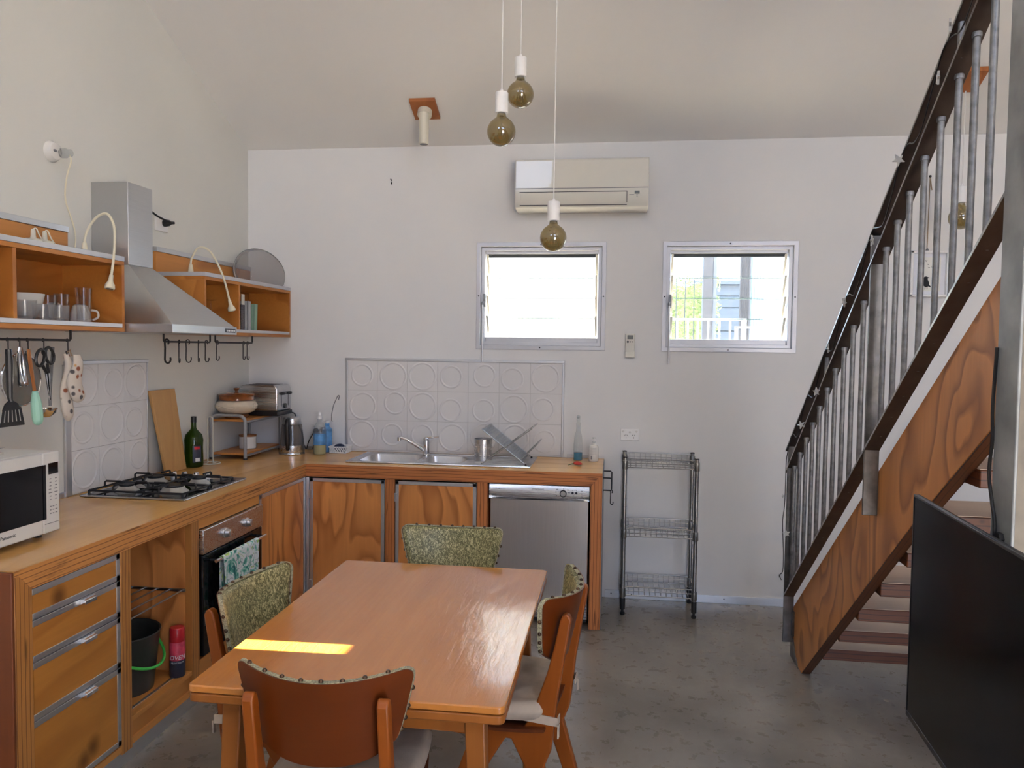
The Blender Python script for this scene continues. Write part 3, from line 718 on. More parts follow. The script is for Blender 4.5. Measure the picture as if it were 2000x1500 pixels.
# oven
OY0, OY1 = -1.797, -1.208
ov = thing('wall_oven', 'built-in black glass oven with steel control panel under the hob', 'oven', (.3, -1.5, .19))
bx(.06, XF-.03, OY0+.01, OY1-.01, .195, .775).build('body', 'black', ov)
bx(XF-.03, XF+.018, OY0, OY1, .668, .778).build('control_panel', 'steel', ov, bevel=.003)
for y in (-1.60, -1.385):
    k = MB().lathe([(.024, 0), (.024, .004), (.019, .006), (.017, .024), (.015, .026), (.001, .026)], (XF+.018, y, .722), 24, 0).build('knob', 'steel_v', ov)
    bx(XF+.04, XF+.0455, y-.003, y+.003, .708, .737).build('knob_grip', 'chrome', k, bevel=.001)
bx(XF-.03, XF+.012, OY0+.002, OY1-.002, .205, .662).build('door', 'black_gloss', ov, bevel=.004)
h = MB().cyl((XF+.05, OY0+.05, .628), (XF+.05, OY1-.04, .628), .008, n=12).build('door_handle', 'chrome', ov)
for y in (OY0+.07, OY1-.06): MB().cyl((XF+.01, y, .628), (XF+.05, y, .628), .006, n=8).build('bracket', 'black', h)
cab = thing('oven_housing', 'timber cabinet rails around the built-in oven', 'cabinet', (.3, -1.5, .085))
bx(.05, XF-.004, OY0+.001, OY1-.001, .782, ZB-.002).build('top_rail', 'ply_h', cab); bx(.05, XF-.004, OY0+.001, OY1-.001, .152, .192).build('bottom_rail', 'ply_h', cab)
# towel on the oven handle
def towel():
    t = thing('tea_towel', 'green and white leaf print tea towel hanging over the oven handle', 'towel', (XF+.05, -1.45, .3))
    def mk(y0, y1, zl_front, zl_back, dx):
        def f(u, v, off=0):
            y = y0+(y1-y0)*u
            w = .004*math.sin(u*13+1)+.003*math.sin(u*23)
            R = .0105+off
            Lf = .628-zl_front; Lb = .628-zl_back; tot = Lf+Lb+PI*R; s_ = v*tot
            if s_ < Lf: x, z = R+w*(1-s_/Lf*0)*(Lf-s_)/Lf*2, zl_front+s_; y += (.5-u)*.05*(1-s_/Lf)
            elif s_ < Lf+PI*R:
                a = (s_-Lf)/R; x, z = R*math.cos(a), .628+R*math.sin(a)
            else:
                q = s_-Lf-PI*R; x, z = -R+.002+dx*q, .628-q
            return (XF+.05+x, y, z)
        return MB().slab(lambda u, v: f(u, v, .0015), lambda u, v: f(u, v, 0), 26, 46)
    a = mk(-1.655, -1.345, .365, .32, 0).build('folded_cloth', 'towel', t, smooth=80)
    mk(-1.70, -1.60, .30, .42, 0).build('loose_corner', 'towel', t, smooth=80)
towel()
# corner blank panel (left run) and two doors (back run)
cp = thing('corner_cupboard', 'narrow pine fronted corner cupboard right of the oven', 'cupboard', (XF-.01, -.9, .1))
p = edged_panel(cp, 'panel', 'x', -1.203, -.632, .10, .822, 'ply_v', .02, XF, (1, 0, 1, 1))
bx(XF-.03, XF+.002, -.632, -.61, .05, .822).build('corner_upright', 'alu_z', cp, bevel=.002)
bx(XF+.003, .6775, -.609, -.585, .05, .822).build('corner_upright', 'alu_z', cp, bevel=.002)
def door(a0, a1, label):
    c = thing('cupboard_door', label, 'cupboard', ((a0+a1)/2, -.3, .10), 'pine cupboards under the sink')
    p = edged_panel(c, 'door', 'y', a0, a1, .10, .816, 'ply_v', .02, YF)
    for z in (.72, .18): bx(a0-.004, a0+.014, YF-.006, YF+.004, z-.025, z+.025).build('hinge', 'alu_z', p, bevel=.001)
    bx(a0+.01, a1-.01, YF+.03, -.06, .105, .12).build('cabinet_floor', 'ply_h', c)
    return c
door(.680, 1.138, 'pine cupboard under the large sink bowl, strongly figured grain, next to the inner corner')
door(1.205, 1.687, 'pine cupboard left of the dishwasher, paler door with drip-shaped grain')
# dishwasher
dw = thing('dishwasher', 'stainless dishwasher with dial between cupboards and waterfall end', 'dishwasher', (2.05, -.3, .02))
D0, D1 = 1.763, 2.338
bx(D0+.005, D1-.005, -.55, -.03, .13, .81).build('body', 'galv', dw)
bx(D0+.01, D1-.01, -.55, -.02, .02, .13).build('base', 'black', dw)
bx(D0+.004, D1-.004, -.588, -.55, .138, .735).build('door', 'steel_v', dw, bevel=.004)
bx(D0+.004, D1-.004, -.565, -.55, .04, .134).build('kick_plate', 'steel', dw, bevel=.002)
# curved control fascia with scooped hand grip
def fas(u, v):
    x = D0+(D1-D0)*u; z = .738+.080*v
    scoop = .75-.028*math.sin(PI*min(1, max(0, (u-.08)/.84)))
    y = -.602+.010*(v**2)
    return (x, y, z)
mb = MB()
def fa(u, v):
    x = D0+(D1-D0)*u; zc = .765-.020*math.sin(PI*u)**1.0
    z = zc+(.818-zc)*v; return (x, -.606+.012*v*v, z)
mb.slab(fa, lambda u, v: (D0+(D1-D0)*u, -.552, fa(u, v)[2]), 24, 8)
fp = mb.build('control_fascia', 'steel', dw, smooth=50)
def gr(u, v):
    x = D0+(D1-D0)*u; zt = .765-.020*math.sin(PI*u); z = .737+(zt-.737)*v
    return (x, -.6045+.030*math.sin(PI*u)**.6*math.sin(PI*v)*.8, z)
MB().slab(gr, lambda u, v: (D0+(D1-D0)*u, -.552, gr(u, v)[2]), 30, 10).build('hand_grip', 'steel', dw, smooth=60)
k = MB().lathe([(.020, 0), (.020, .012), (.018, .014), (.001, .014)], (2.19, -.605, .778), 24, 1)
for i, p in enumerate(k.v): k.v[i] = (p[0], -.603-(p[1]+.605), p[2])
kn = k.build('dial', 'dark_print', dw)
q = MB().lathe([(.015, 0), (.014, .003), (.001, .003)], (0, 0, 0), 20, 1)
for i, p in enumerate(q.v): q.v[i] = (2.19+p[0], -.617-p[1], .778+p[2])
q.build('dial_face', 'steel_v', kn)
for x in (2.243, 2.264): MB().sphere((x, -.603, .782), .007, 12, 8, (1, .6, 1)).build('button', 'dark_print', dw)
text_mesh('brand_lettering', 'Whirlpool', .017, 'grey_print', dw, frame4((2.043, -.6045, .798), (1, 0, 0), (0, 0, 1)))
mb = MB()
for x, z, l in ((2.155, .800, .012), (2.148, .785, .010), (2.152, .766, .006), (2.19, .804, .003), (2.217, .799, .012), (2.222, .783, .014), (2.243, .797, .004), (2.264, .797, .004), (2.25, .768, .008), (2.295, .795, .012), (2.295, .778, .008), (2.295, .762, .012), (1.805, .795, .008), (1.82, .795, .008)):
    mb.box(x-l/2, x+l/2, -.6062, -.598, z-.0018, z+.0018)
mb.build('printed_marks', 'grey_print', fp)
# side rail and hook on the worktop end
t2 = thing('side_hook_rail', 'small dark metal rail on the end of the worktop', 'rail', (2.413, -.45, .80))
MB().tube([(2.4128, -.52, .862), (2.455, -.52, .862), (2.462, -.52, .855), (2.462, -.52, .80), (2.462, -.50, .79), (2.462, -.28, .79), (2.462, -.26, .80), (2.462, -.26, .855), (2.455, -.26, .862), (2.4128, -.26, .862)], .004, 8).build('bar', 'black_iron', t2)
MB().cyl((2.4128, -.52, .79), (2.462, -.52, .79), .004, n=8).build('stub', 'black_iron', t2)
def s_hook(c, h=.07, r=.0125, m='black_iron', ax=(0, 1, 0), name='s_hook', th=.0028):
    """S hook whose upper loop is centred on c"""
    c = Vector(c); a = Vector(ax)
    top = arc(c, r*.7, -.3*PI, PI, 10, a, (0, 0, 1))
    low = arc(c+Vector((0, 0, -h+r))+a*(r*.3), r, PI, 2.15*PI, 12, a, (0, 0, 1))
    pts = top+[c+Vector((0, 0, -h*.3))-a*r*.6]+low
    return MB().tube(pts, th, 7).build(name, m, base=tuple(c))
o = s_hook((2.462, -.515, .783), .075, .013, ax=(.6, -.8, 0)); tag(o, 'dark S hook hanging from the rail on the worktop end', 'hook')

# ================================================================ SINK AREA
t = thing('sink', 'stainless double bowl sink with drainer set in the worktop', 'sink', (1.4, -.29, .9))
z = .9005
BW = [(.925, 1.275, -.455, -.135), (1.305, 1.565, -.42, -.165)]
mb = MB()
xs = sorted({SK[0], SK[1], BW[0][0], BW[0][1], BW[1][0], BW[1][1]}); ys = sorted({SK[2], SK[3], BW[0][2], BW[0][3], BW[1][2], BW[1][3]})
for i in range(len(xs)-1):
    for j in range(len(ys)-1):
        cx, cy = (xs[i]+xs[i+1])/2, (ys[j]+ys[j+1])/2
        if not any(b[0] < cx < b[1] and b[2] < cy < b[3] for b in BW): mb.box(xs[i], xs[i+1], ys[j], ys[j+1], z, z+.004)
mb.build('sink_top', 'steel', t, smooth=0)
mb = MB().tube([(SK[0], SK[2], z+.004), (SK[1], SK[2], z+.004), (SK[1], SK[3], z+.004), (SK[0], SK[3], z+.004)], .005, 8, closed=True); mb.build('rolled_rim', 'steel', t)
for b in BW:
    mb = MB(); o_ = rrect(b[0], b[1], b[2], b[3], .05, 6); i_ = rrect(b[0]+.02, b[1]-.02, b[2]+.02, b[3]-.02, .05, 6); n_ = len(o_)
    vs = [(x, y, z+.005) for x, y in o_]+[(x, y, z-.13) for x, y in i_]
    mb.add(vs, [(k, (k+1) % n_, n_+(k+1) % n_, n_+k) for k in range(n_)]+[tuple(range(n_, 2*n_))])
    w_ = mb.build('bowl', 'steel_v', t, fix=False)
    # corner fillers of the tray opening
    mb = MB()
    for ci in range(4):
        seg = o_[ci*7:(ci+1)*7]; cxx = b[1] if ci in (0, 3) else b[0]; cyy = b[3] if ci in (0, 1) else b[2]
        mb.add([(cxx, cyy, z+.004)]+[(x, y, z+.004) for x, y in seg], [(0, k+1, k+2) for k in range(6)])
    mb.build('corner_fill', 'steel', w_)
    MB().lathe([(.032, 0), (.028, .003), (.001, .002)], ((b[0]+b[1])/2, (b[2]+b[3])/2, z-.129), 20).build('drain', 'chrome', w_)
for i in range(7):
    y = -.445+i*.05
    MB().tube([(1.63, y, z+.004), (1.95, y, z+.004)], .004, 6).build('drainer_rib', 'steel', t)
t = thing('mixer_tap', 'chrome lever mixer tap behind the sink bowls', 'tap', (1.268, -.108, .905))
c = Vector((1.268, -.108, .9055))
MB().lathe([(.026, 0), (.026, .004), (.0215, .008), (.020, .05), (.0205, .085), (.018, .096), (.008, .102), (.001, .103)], c, 24).build('body', 'chrome', t)
MB().tube(smooth_path([c+Vector((-.005, 0, .02)), c+Vector((-.05, -.02, .055)), c+Vector((-.11, -.045, .095)), c+Vector((-.145, -.06, .112)), c+Vector((-.163, -.068, .112))], 5), [.0115]*10+[.010]*11, 12).build('spout', 'chrome', t)
MB().cyl(c+Vector((-.163, -.068, .118)), c+Vector((-.163, -.068, .092)), .0125, n=16).build('aerator', 'chrome', t)
MB().tube(smooth_path([c+Vector((-.012, 0, .095)), c+Vector((.01, -.004, .112)), c+Vector((.05, -.01, .116)), c+Vector((.085, -.014, .121))], 5), [.013]*4+[.009]*6+[.006]*6, 10).build('lever', 'chrome', t)
# cutlery holder
def holder():
    c = (1.665, -.25, .9052); R, H, n, m = .056, .132, 48, 22
    t = thing('cutlery_holder', 'perforated stainless cutlery cylinder on the sink drainer', 'cutlery holder', c)
    mb = MB(); o = 0
    vs = [(c[0]+R*math.cos(2*PI*i/n), c[1]+R*math.sin(2*PI*i/n), c[2]+H*j/m) for j in range(m+1) for i in range(n)]
    fs = []
    for j in range(m):
        for i in range(n):
            if 4 <= j <= 17 and j % 2 == 0 and i % 2 == 0: continue
            fs.append((j*n+i, j*n+(i+1) % n, (j+1)*n+(i+1) % n, (j+1)*n+i))
    mb.add(vs, fs); mb.build('perforated_wall', 'steel_v', t, fix=False)
    MB().lathe([(R-.001, 0), (R-.001, .002), (.001, .002)], c, 32).build('base', 'steel', t)
    MB().tube([(c[0]+R*math.cos(2*PI*i/32), c[1]+R*math.sin(2*PI*i/32), c[2]+H) for i in range(32)], .002, 6, closed=True).build('rim', 'steel', t)
holder()
# folding dish rack
def dish_rack():
    t = thing('dish_rack', 'folding X-shaped wire dish rack standing on the drainer', 'dish rack', (1.83, -.26, .905))
    y0, y1 = -.43, -.10; z0 = .909
    A0, A1 = (1.688, z0+.205), (1.952, z0)      # long mesh leaf from upper left to lower right
    B0, B1 = (1.985, z0+.215), (1.690, z0)      # second leaf from upper right to lower left
    for y in (y0, y1):
        MB().cyl((A0[0], y, A0[1]), (A1[0], y, A1[1]), .0038, n=8).build('leaf_bar', 'wire', t)
        MB().cyl((B0[0], y-.008, B0[1]), (B1[0], y-.008, B1[1]), .0038, n=8).build('leaf_bar', 'wire', t)
        for p in (A1, B1): MB().sphere((p[0], y-.004, p[1]-.001), .007, 10, 6).build('rubber_foot', 'black', t)
    MB().cyl((A0[0], y0, A0[1]), (A0[0], y1, A0[1]), .0038, n=8).build('cross_bar', 'wire', t)
    MB().cyl((B0[0], y0, B0[1]), (B0[0], y1, B0[1]), .0038, n=8).build('cross_bar', 'wire', t)
    for k in (.25, .5): MB().cyl((B0[0]+(B1[0]-B0[0])*k*.6, y0, B0[1]+(B1[1]-B0[1])*k*.6), (B0[0]+(B1[0]-B0[0])*k*.6, y1, B0[1]+(B1[1]-B0[1])*k*.6), .0028, n=8).build('cross_bar', 'wire', t)
    for i in range(1, 34):
        y = y0+(y1-y0)*i/34
        MB().cyl((A0[0], y, A0[1]), (A0[0]+(A1[0]-A0[0])*.93, y, A0[1]+(A1[1]-A0[1])*.93), .0014, n=5, caps=False).build('mesh_wire', 'rack_mesh', t)
    for i in range(1, 18):
        k = i/18
        MB().cyl((A0[0]+(A1[0]-A0[0])*k*.93, y0, A0[1]+(A1[1]-A0[1])*k*.93), (A0[0]+(A1[0]-A0[0])*k*.93, y1, A0[1]+(A1[1]-A0[1])*k*.93), .0014, n=5, caps=False).build('mesh_wire', 'rack_mesh', t)
    S0, S1 = (1.925, z0+.03), (2.015, z0+.12)   # short turned-up shelf
    for y in (y0+.02, y1-.02): MB().cyl((S0[0], y, S0[1]), (S1[0], y, S1[1]), .0035, n=8).build('shelf_bar', 'wire', t)
    MB().cyl((S1[0], y0+.02, S1[1]), (S1[0], y1-.02, S1[1]), .0035, n=8).build('shelf_bar', 'wire', t)
    for i in range(1, 30):
        y = y0+.02+(y1-y0-.04)*i/30
        MB().cyl((S0[0], y, S0[1]), (S1[0], y, S1[1]), .0014, n=5, caps=False).build('shelf_wire', 'rack_mesh', t)
dish_rack()
# spray bottle, soap pump, chilli
c = (2.247, -.11, .9005)
t = thing('spray_bottle', 'tall clear bottle with blue liquid at the bottom, left of the soap pump', 'bottle', c)
MB().lathe([(.026, 0), (.028, .004), (.028, .10), (.024, .15), (.014, .19), (.0125, .215), (.001, .216)], c, 20).build('bottle', 'clear_pl', t)
MB().lathe([(.0255, .003), (.0265, .006), (.0265, .05), (.001, .05)], c, 20).build('liquid', 'blue_liq', t)
mb = MB().lathe([(.0135, .216), (.0135, .235), (.011, .24), (.011, .278), (.006, .284), (.001, .284)], c, 16); mb.build('nozzle', 'clear_pl', t)
mb = MB().tube([(c[0]+.0, c[1], c[2]+.27), (c[0]-.0, c[1]-.035, c[2]+.272)], .007, 8); mb.build('trigger_head', 'clear_pl', t)
c = (2.345, -.125, .9005)
t = thing('soap_pump', 'white pump soap bottle with printed label near the worktop end', 'bottle', c)
MB().lathe([(.029, 0), (.031, .004), (.031, .088), (.026, .098), (.013, .102), (.013, .112), (.001, .112)], c, 20).build('bottle', 'white_cer', t)
mb = MB().lathe([(.011, .112), (.011, .124), (.005, .126), (.005, .14), (.012, .142), (.012, .15), (.001, .151)], c, 12); mb.tube([(c[0], c[1], c[2]+.147), (c[0]-.004, c[1]-.032, c[2]+.145)], .004, 6); mb.build('pump', 'clear_pl', t)
mb = MB()
for i in range(9):
    mb.tube([(c[0]+.0313*math.cos(a), c[1]+.0313*math.sin(a), c[2]+.045+i*.005) for a in [PI*1.30+k*PI*.4/8 for k in range(9)]], .0006, 4)
for k in range(9):
    a = PI*1.33+k*.035; mb.tube([(c[0]+.0313*math.cos(a), c[1]+.0313*math.sin(a), c[2]+.014), (c[0]+.0313*math.cos(a), c[1]+.0313*math.sin(a), c[2]+.036)], .0008, 4)
mb.build('label_print', 'grey_print', t)
t = thing('chilli', 'small red chilli lying on the worktop above the dishwasher', 'chilli', (2.255, -.33, .9))
mb = MB().tube(smooth_path([(2.285, -.335, .91), (2.262, -.33, .914), (2.24, -.325, .913), (2.232, -.32, .911)], 4), [.002, .004, .007, .009, .0105, .011, .011, .0105, .0095, .008, .006, .004, .003], 10); mb.build('pod', 'chili', t)
MB().tube([(2.235, -.322, .912), (2.218, -.335, .908), (2.2, -.345, .904)], [.004, .0025, .002], 8).build('stem', 'chili_stem', t)
MB().tube([(2.236, -.324, .914), (2.240, -.318, .922)], .003, 6).build('calyx', 'chili_stem', t)
# left corner: detergent bottle, brush, blue bottle, basket
c = (.583, -.20, .9005)
t = thing('detergent_bottle', 'clear squeeze bottle with blue label and yellow liquid beside the kettle', 'bottle', c)
MB().lathe([(.036, 0), (.040, .005), (.040, .15), (.036, .18), (.022, .205), (.016, .21), (.016, .23), (.001, .23)], c, 24).build('bottle', 'clear_pl', t)
MB().lathe([(.0375, .003), (.0385, .006), (.0385, .06), (.001, .06)], c, 24).build('liquid', 'yellow_liq', t)
MB().open_lathe([(.0408, .062), (.0408, .135)], c, 24).build('label', 'blue_label', t)
MB().lathe([(.017, .228), (.017, .248), (.010, .252), (.008, .272), (.001, .273)], c, 16).build('cap', 'white_pl', t)
c = (.585, -.075, .9005)
t = thing('blue_bottle', 'small blue labelled bottle behind the clear squeeze bottle', 'bottle', c)
MB().lathe([(.030, 0), (.033, .004), (.033, .15), (.02, .165), (.015, .17), (.015, .195), (.001, .196)], c, 20).build('bottle', 'blue_label', t)
MB().lathe([(.016, .19), (.016, .205), (.001, .206)], c, 14).build('cap', 'white_pl', t)
o = MB().tube(smooth_path([(.630, -.10, 1.107), (.632, -.118, 1.115), (.634, -.120, 1.16), (.645, -.12, 1.21), (.662, -.12, 1.25), (.674, -.12, 1.275), (.684, -.12, 1.276), (.680, -.12, 1.25)], 5), .0032, 7).build('bent_wire', 'galv', base=(.63, -.1, 1.107))
tag(o, 'bent grey wire with hooked tip standing up behind the squeeze bottle', 'wire')
def basket():
    x0, x1, y0, y1, z0, z1 = .628, .742, -.15, -.045, .9005, .943
    t = thing('sponge_basket', 'small white lattice basket left of the sink', 'basket', ((x0+x1)/2, (y0+y1)/2, z0))
    bx(x0+.006, x1-.006, y0+.006, y1-.006, z0, z0+.004).build('base', 'white_pl', t)
    r = MB(); r.tube([(x0-.004, y0-.004, z1), (x1+.004, y0-.004, z1), (x1+.004, y1+.004, z1), (x0-.004, y1+.004, z1)], .004, 6, closed=True); r.build('rim', 'white_pl', t)
    r = MB(); r.tube([(x0+.004, y0+.004, z0+.004), (x1-.004, y0+.004, z0+.004), (x1-.004, y1-.004, z0+.004), (x0+.004, y1-.004, z0+.004)], .004, 6, closed=True); r.build('rim', 'white_pl', t)
    for side in range(4):
        n = 7; mb = MB()
        for k in range(n+1):
            for d_ in (-1, 1):
                k2 = k+d_*1.5
                if k2 < 0 or k2 > n: continue
                def P(q, z, inner):
                    e = .004 if inner else -.004
                    if side == 0: return (x0+(x1-x0)*q/n, y0+e, z)
                    if side == 1: return (x0+(x1-x0)*q/n, y1-e, z)
                    if side == 2: return (x0+e, y0+(y1-y0)*q/n, z)
                    return (x1-e, y0+(y1-y0)*q/n, z)
                mb.tube([P(k, z0+.004, True), P(k2, z1, False)], .0028, 5)
        mb.build('lattice_side', 'white_pl', t)
    c = ((x0+x1)/2-.005, (y0+y1)/2, z0+.03)
    t2 = tag(MB().surf(lambda u, v: (c[0]+.036*math.cos(2*PI*u)*math.sin(PI*v)*(1+.15*math.sin(9*u*PI+6*v)), c[1]+.030*math.sin(2*PI*u)*math.sin(PI*v)*(1+.12*math.sin(14*u*PI)), c[2]+.024*-math.cos(PI*v)*(1+.2*math.sin(8*PI*u))), 24, 12, cu=True).build('scourer', 'scourer', base=(c[0], c[1], c[2]-.024)), 'dark blue scourer lying in the white lattice basket', 'scourer')
basket()
# ================================================================ CORNER SHELF RACK, TOASTER, POT ...
def rack():
    t = thing('worktop_rack', 'two-tier grey tube rack with wooden shelves in the worktop corner', 'rack', (.14, -.3, .9))
    X0, X1, Y0, Y1 = .025, .245, -.545, -.045
    for y in (Y0, Y1):
        pts = [(X0, y, .904), (X0, y, 1.12)]+arc((X0+.04, y, 1.13), .04, PI, PI/2, 6)+arc((X1-.04, y, 1.13), .04, PI/2, 0, 6)+[(X1, y, 1.12), (X1, y, .904)]
        MB().tube(pts, .0105, 10).build('tube_frame', 'galv_tube', t)
        for x in (X0, X1): MB().cyl((x, y, .9005), (x, y, .912), .012, n=12).build('rubber_foot', 'black', t)
    for z in (1.130, .925):
        for x in (X0, X1): MB().cyl((x, Y0, z), (x, Y1, z), .0075, n=8).build('side_tube', 'galv_tube', t)
        bx(X0+.006, X1-.006, Y0+.008, Y1-.008, z+.002, z+.016).build('shelf_board', 'ply_h', t, bevel=.002)
M['galv_tube'] = plain('grey_tube', (.40, .40, .41), .4, .5, .05)
rack()
ZS = 1.1465
c = (.125, -.418, ZS)
t = thing('casserole_pot', 'cream stoneware pot with brown glazed lid on the worktop rack', 'pot', c)
MB().lathe([(.070, 0), (.074, .004), (.076, .020), (.070, .024)], c, 32).build('foot_ring', 'pot_brown', t)
MB().lathe([(.066, .0245), (.105, .040), (.125, .063), (.128, .078), (.118, .097), (.104, .108), (.100, .1085)], c, 36).build('body', 'pot_cream', t)
lid = MB().lathe([(.100, .109), (.108, .112), (.106, .132), (.110, .140), (.113, .144), (.105, .150), (.06, .158), (.02, .161), (.001, .161)], c, 36).build('lid', 'pot_brown', t)
MB().lathe([(.010, .160), (.009, .170), (.018, .178), (.017, .186), (.001, .189)], c, 20).build('lid_knob', 'pot_brown', lid)
MB().tube(smooth_path([(c[0]-.055, c[1]-.119, c[2]+.07), (c[0]-.03, c[1]-.125, c[2]+.078), (c[0]+.0, c[1]-.128, c[2]+.070), (c[0]+.03, c[1]-.126, c[2]+.062), (c[0]+.045, c[1]-.12, c[2]+.072)], 5), .006, 8).build('handle_relief', 'pot_cream', t)
MB().lathe([(.016, 0), (.014, .006), (.006, .003), (.001, .003)], (c[0]+.121, c[1]-.02, c[2]+.078), 14, 0).build('handle_boss', 'pot_cream', t)
def toaster():
    x0, x1, y0, y1 = .055, .335, -.285, -.066; xc = (x0+x1)/2
    t = thing('toaster', 'four slice stainless toaster behind the stoneware pot on the rack', 'toaster', (xc, -.16, ZS))
    H = .198; prof = []
    R = .055
    pr = [(x0, ZS+.03)]+[(x0+R-R*math.cos(PI/2*i/6), ZS+H-R+R*math.sin(PI/2*i/6)) for i in range(7)]+[(x1-R*.6+R*.6*math.sin(PI/2*i/6), ZS+H-R*.6+R*.6*math.cos(PI/2*i/6)) for i in range(7)]+[(x1, ZS+.03)]
    MB().prism(pr, 1, y0, y1).build('shell', 'steel', t, bevel=.014, seg=4, smooth=60)
    bx(x0-.003, x1+.003, y0-.003, y1+.003, ZS+.002, ZS+.032).build('base', 'black', t, bevel=.006)
    for y in (-.248, -.203, -.15, -.105): bx(x0+.05, x1-.05, y-.012, y+.012, ZS+H-.0005, ZS+H+.0012).build('slot', 'ext_dark', t)
    for y in (-.228, -.123):
        k = bx(x1-.002, x1+.022, y-.018, y+.018, ZS+.135, ZS+.152).build('lever', 'black', t, bevel=.006)
        bx(x1-.001, x1+.001, y-.004, y+.004, ZS+.06, ZS+.15).build('lever_slot', 'ext_dark', k)
    MB().lathe([(.016, 0), (.016, .008), (.001, .010)], (x1, -.175, ZS+.062), 18, 0).build('browning_dial', 'black', t)
    MB().tube(smooth_path([(x1-.03, y1, ZS+.01), (x1+.01, y1+.02, ZS), (x1+.03, y1+.02, ZS-.05), (.395, -.03, 1.0), (.40, -.03, .95), (.42, -.03, .906)], 5), .004, 7).build('power_lead', 'black', t)
toaster()
c = (.155, -.33, .9425)
t = thing('ceramic_canister', 'white lidded canister on the lower shelf of the worktop rack', 'canister', c)
MB().lathe([(.048, 0), (.052, .005), (.053, .075), (.050, .078)], c, 28).build('body', 'white_cer', t)
MB().lathe([(.054, .0785), (.054, .088), (.001, .089)], c, 28).build('lid', 'spoon_wood', t)
def kettle():
    c = (.405, -.225, .9005)
    t = thing('kettle', 'glass and steel electric kettle with black handle in the corner', 'kettle', c)
    MB().lathe([(.080, 0), (.082, .004), (.080, .014), (.001, .015)], c, 30).build('power_base', 'steel', t)
    MB().lathe([(.078, .0155), (.080, .02), (.078, .06), (.070, .0605)], c, 30).build('lower_band', 'steel', t)
    MB().lathe([(.077, .061), (.074, .10), (.063, .19), (.058, .192)], c, 30).build('glass_body', 'kettle_glass', t)
    l = MB().lathe([(.060, .193), (.061, .196), (.056, .232), (.05, .238), (.001, .239)], c, 30).build('lid', 'steel', t)
    vd = Vector((.25, -1, 0)).normalized()
    cc = Vector(c)
    MB().tube(smooth_path([cc+vd*.05+Vector((-.012, 0, .226)), cc+vd*.085+Vector((-.012, 0, .226)), cc+vd*.108+Vector((-.012, 0, .205)), cc+vd*.106+Vector((-.012, 0, .15)), cc+vd*.10+Vector((-.012, 0, .07)), cc+vd*.086+Vector((-.012, 0, .04))], 5), [.014]*6+[.016]*14+[.013]*6, 12).build('handle', 'black', t)
    MB().tube([cc-vd*.05+Vector((0, 0, .215)), cc-vd*.082+Vector((0, 0, .225))], [.02, .008], 10).build('spout', 'steel', t)
M['kettle_glass'] = glassy('kettle_glass', (.62, .60, .58), 1, .05, (.28, .26, .25), 1.5, .3)
kettle()
# power point in the corner with two black plugs
def outlet(name, x0, x1, z0, z1, y, label, plugs=(), holes=True):
    t = thing(name, label, 'power outlet', ((x0+x1)/2, y, z0))
    bx(x0, x1, y-.010, y, z0, z1).build('plate', 'white_pl', t, bevel=.003)
    w_, h_ = x1-x0, z1-z0
    for q in (.14, .5, .86):
        MB().sphere((x0+w_*q, y-.011, z1-h_*(.2 if q != .5 else .27)), .0075, 12, 6, (1, .5, .8)).build('switch', 'white_cer', t)
    if holes:
        for q in (.3, .7):
            mb = MB(); xx = x0+w_*q; zz = z0+h_*.36
            for dx, dz, a in ((-.007, .007, .5), (.007, .007, -.5), (0, -.008, 0)):
                s_, c_ = math.sin(a)*.005, math.cos(a)*.005
                mb.tube([(xx+dx-s_, y-.0104, zz+dz-c_), (xx+dx+s_, y-.0104, zz+dz+c_)], .0014, 5)
            mb.build('pin_slots', 'dark_print', t)
    return t
outlet('power_outlet', 2.511, 2.629, 1.022, 1.096, 0, 'white double power outlet on the wall above the wire rack')
o = outlet('corner_outlet', .452, .57, 1.00, 1.075, 0, 'white double power outlet on the back wall behind the kettle', holes=False)
for i, (x, z, lab) in enumerate(((.485, 1.030, 'black plug in the corner outlet, left one of two half hidden by the kettle'), (.528, 1.037, 'round black plug in the corner outlet, right one of two nearest the squeeze bottle'))):
    p = thing('power_plug', lab, 'plug', (x, -.01, z))
    mb = MB().lathe([(.017, 0), (.019, .004), (.017, .022), (.008, .03), (.001, .03)], (0, 0, 0), 18, 1)
    for k, q in enumerate(mb.v): mb.v[k] = (x+q[0], -.0105-q[1], z+q[2])
    mb.build('plug_body', 'black', p)
    MB().tube(smooth_path([(x, -.038, z), (x-.01, -.055, z-.02), (x-.04, -.045, z-.07), (x-.06, -.03, .91)], 5), .0035, 7).build('lead', 'black', p)
# ================================================================ LEFT WORKTOP
c = (.083, -.845, .9005)
t = thing('oil_bottle', 'green glass oil bottle with dark cap beside the chopping board', 'bottle', c)
MB().lathe([(.045, 0), (.050, .005), (.052, .02), (.050, .115), (.052, .155), (.045, .185), (.018, .215), (.0145, .225), (.014, .262), (.001, .262)], c, 28).build('bottle', 'green_glass', t)
MB().lathe([(.0155, .255), (.0155, .288), (.001, .289)], c, 16).build('cap', 'black', t)
mb = MB(); vs = []
va = math.atan2(-5-c[1], 2.47-c[0])+.35
for j in range(2):
    vs += [(c[0]+.0525*math.cos(va+k*.12), c[1]+.0525*math.sin(va+k*.12), c[2]+.03+.095*j) for k in range(-4, 5)]
mb.add(vs, [(k, k+1, k+10, k+9) for k in range(8)]); mb.build('label', 'navy', t)
mb = MB(); vs = []
for j in range(2): vs += [(c[0]+.053*math.cos(va+k*.1), c[1]+.053*math.sin(va+k*.1), c[2]+.104+.016*j) for k in range(-3, 4)]
mb.add(vs, [(k, k+1, k+8, k+7) for k in range(6)]); mb.build('label_band', 'red_pl', t)
mb = MB(); vs = []
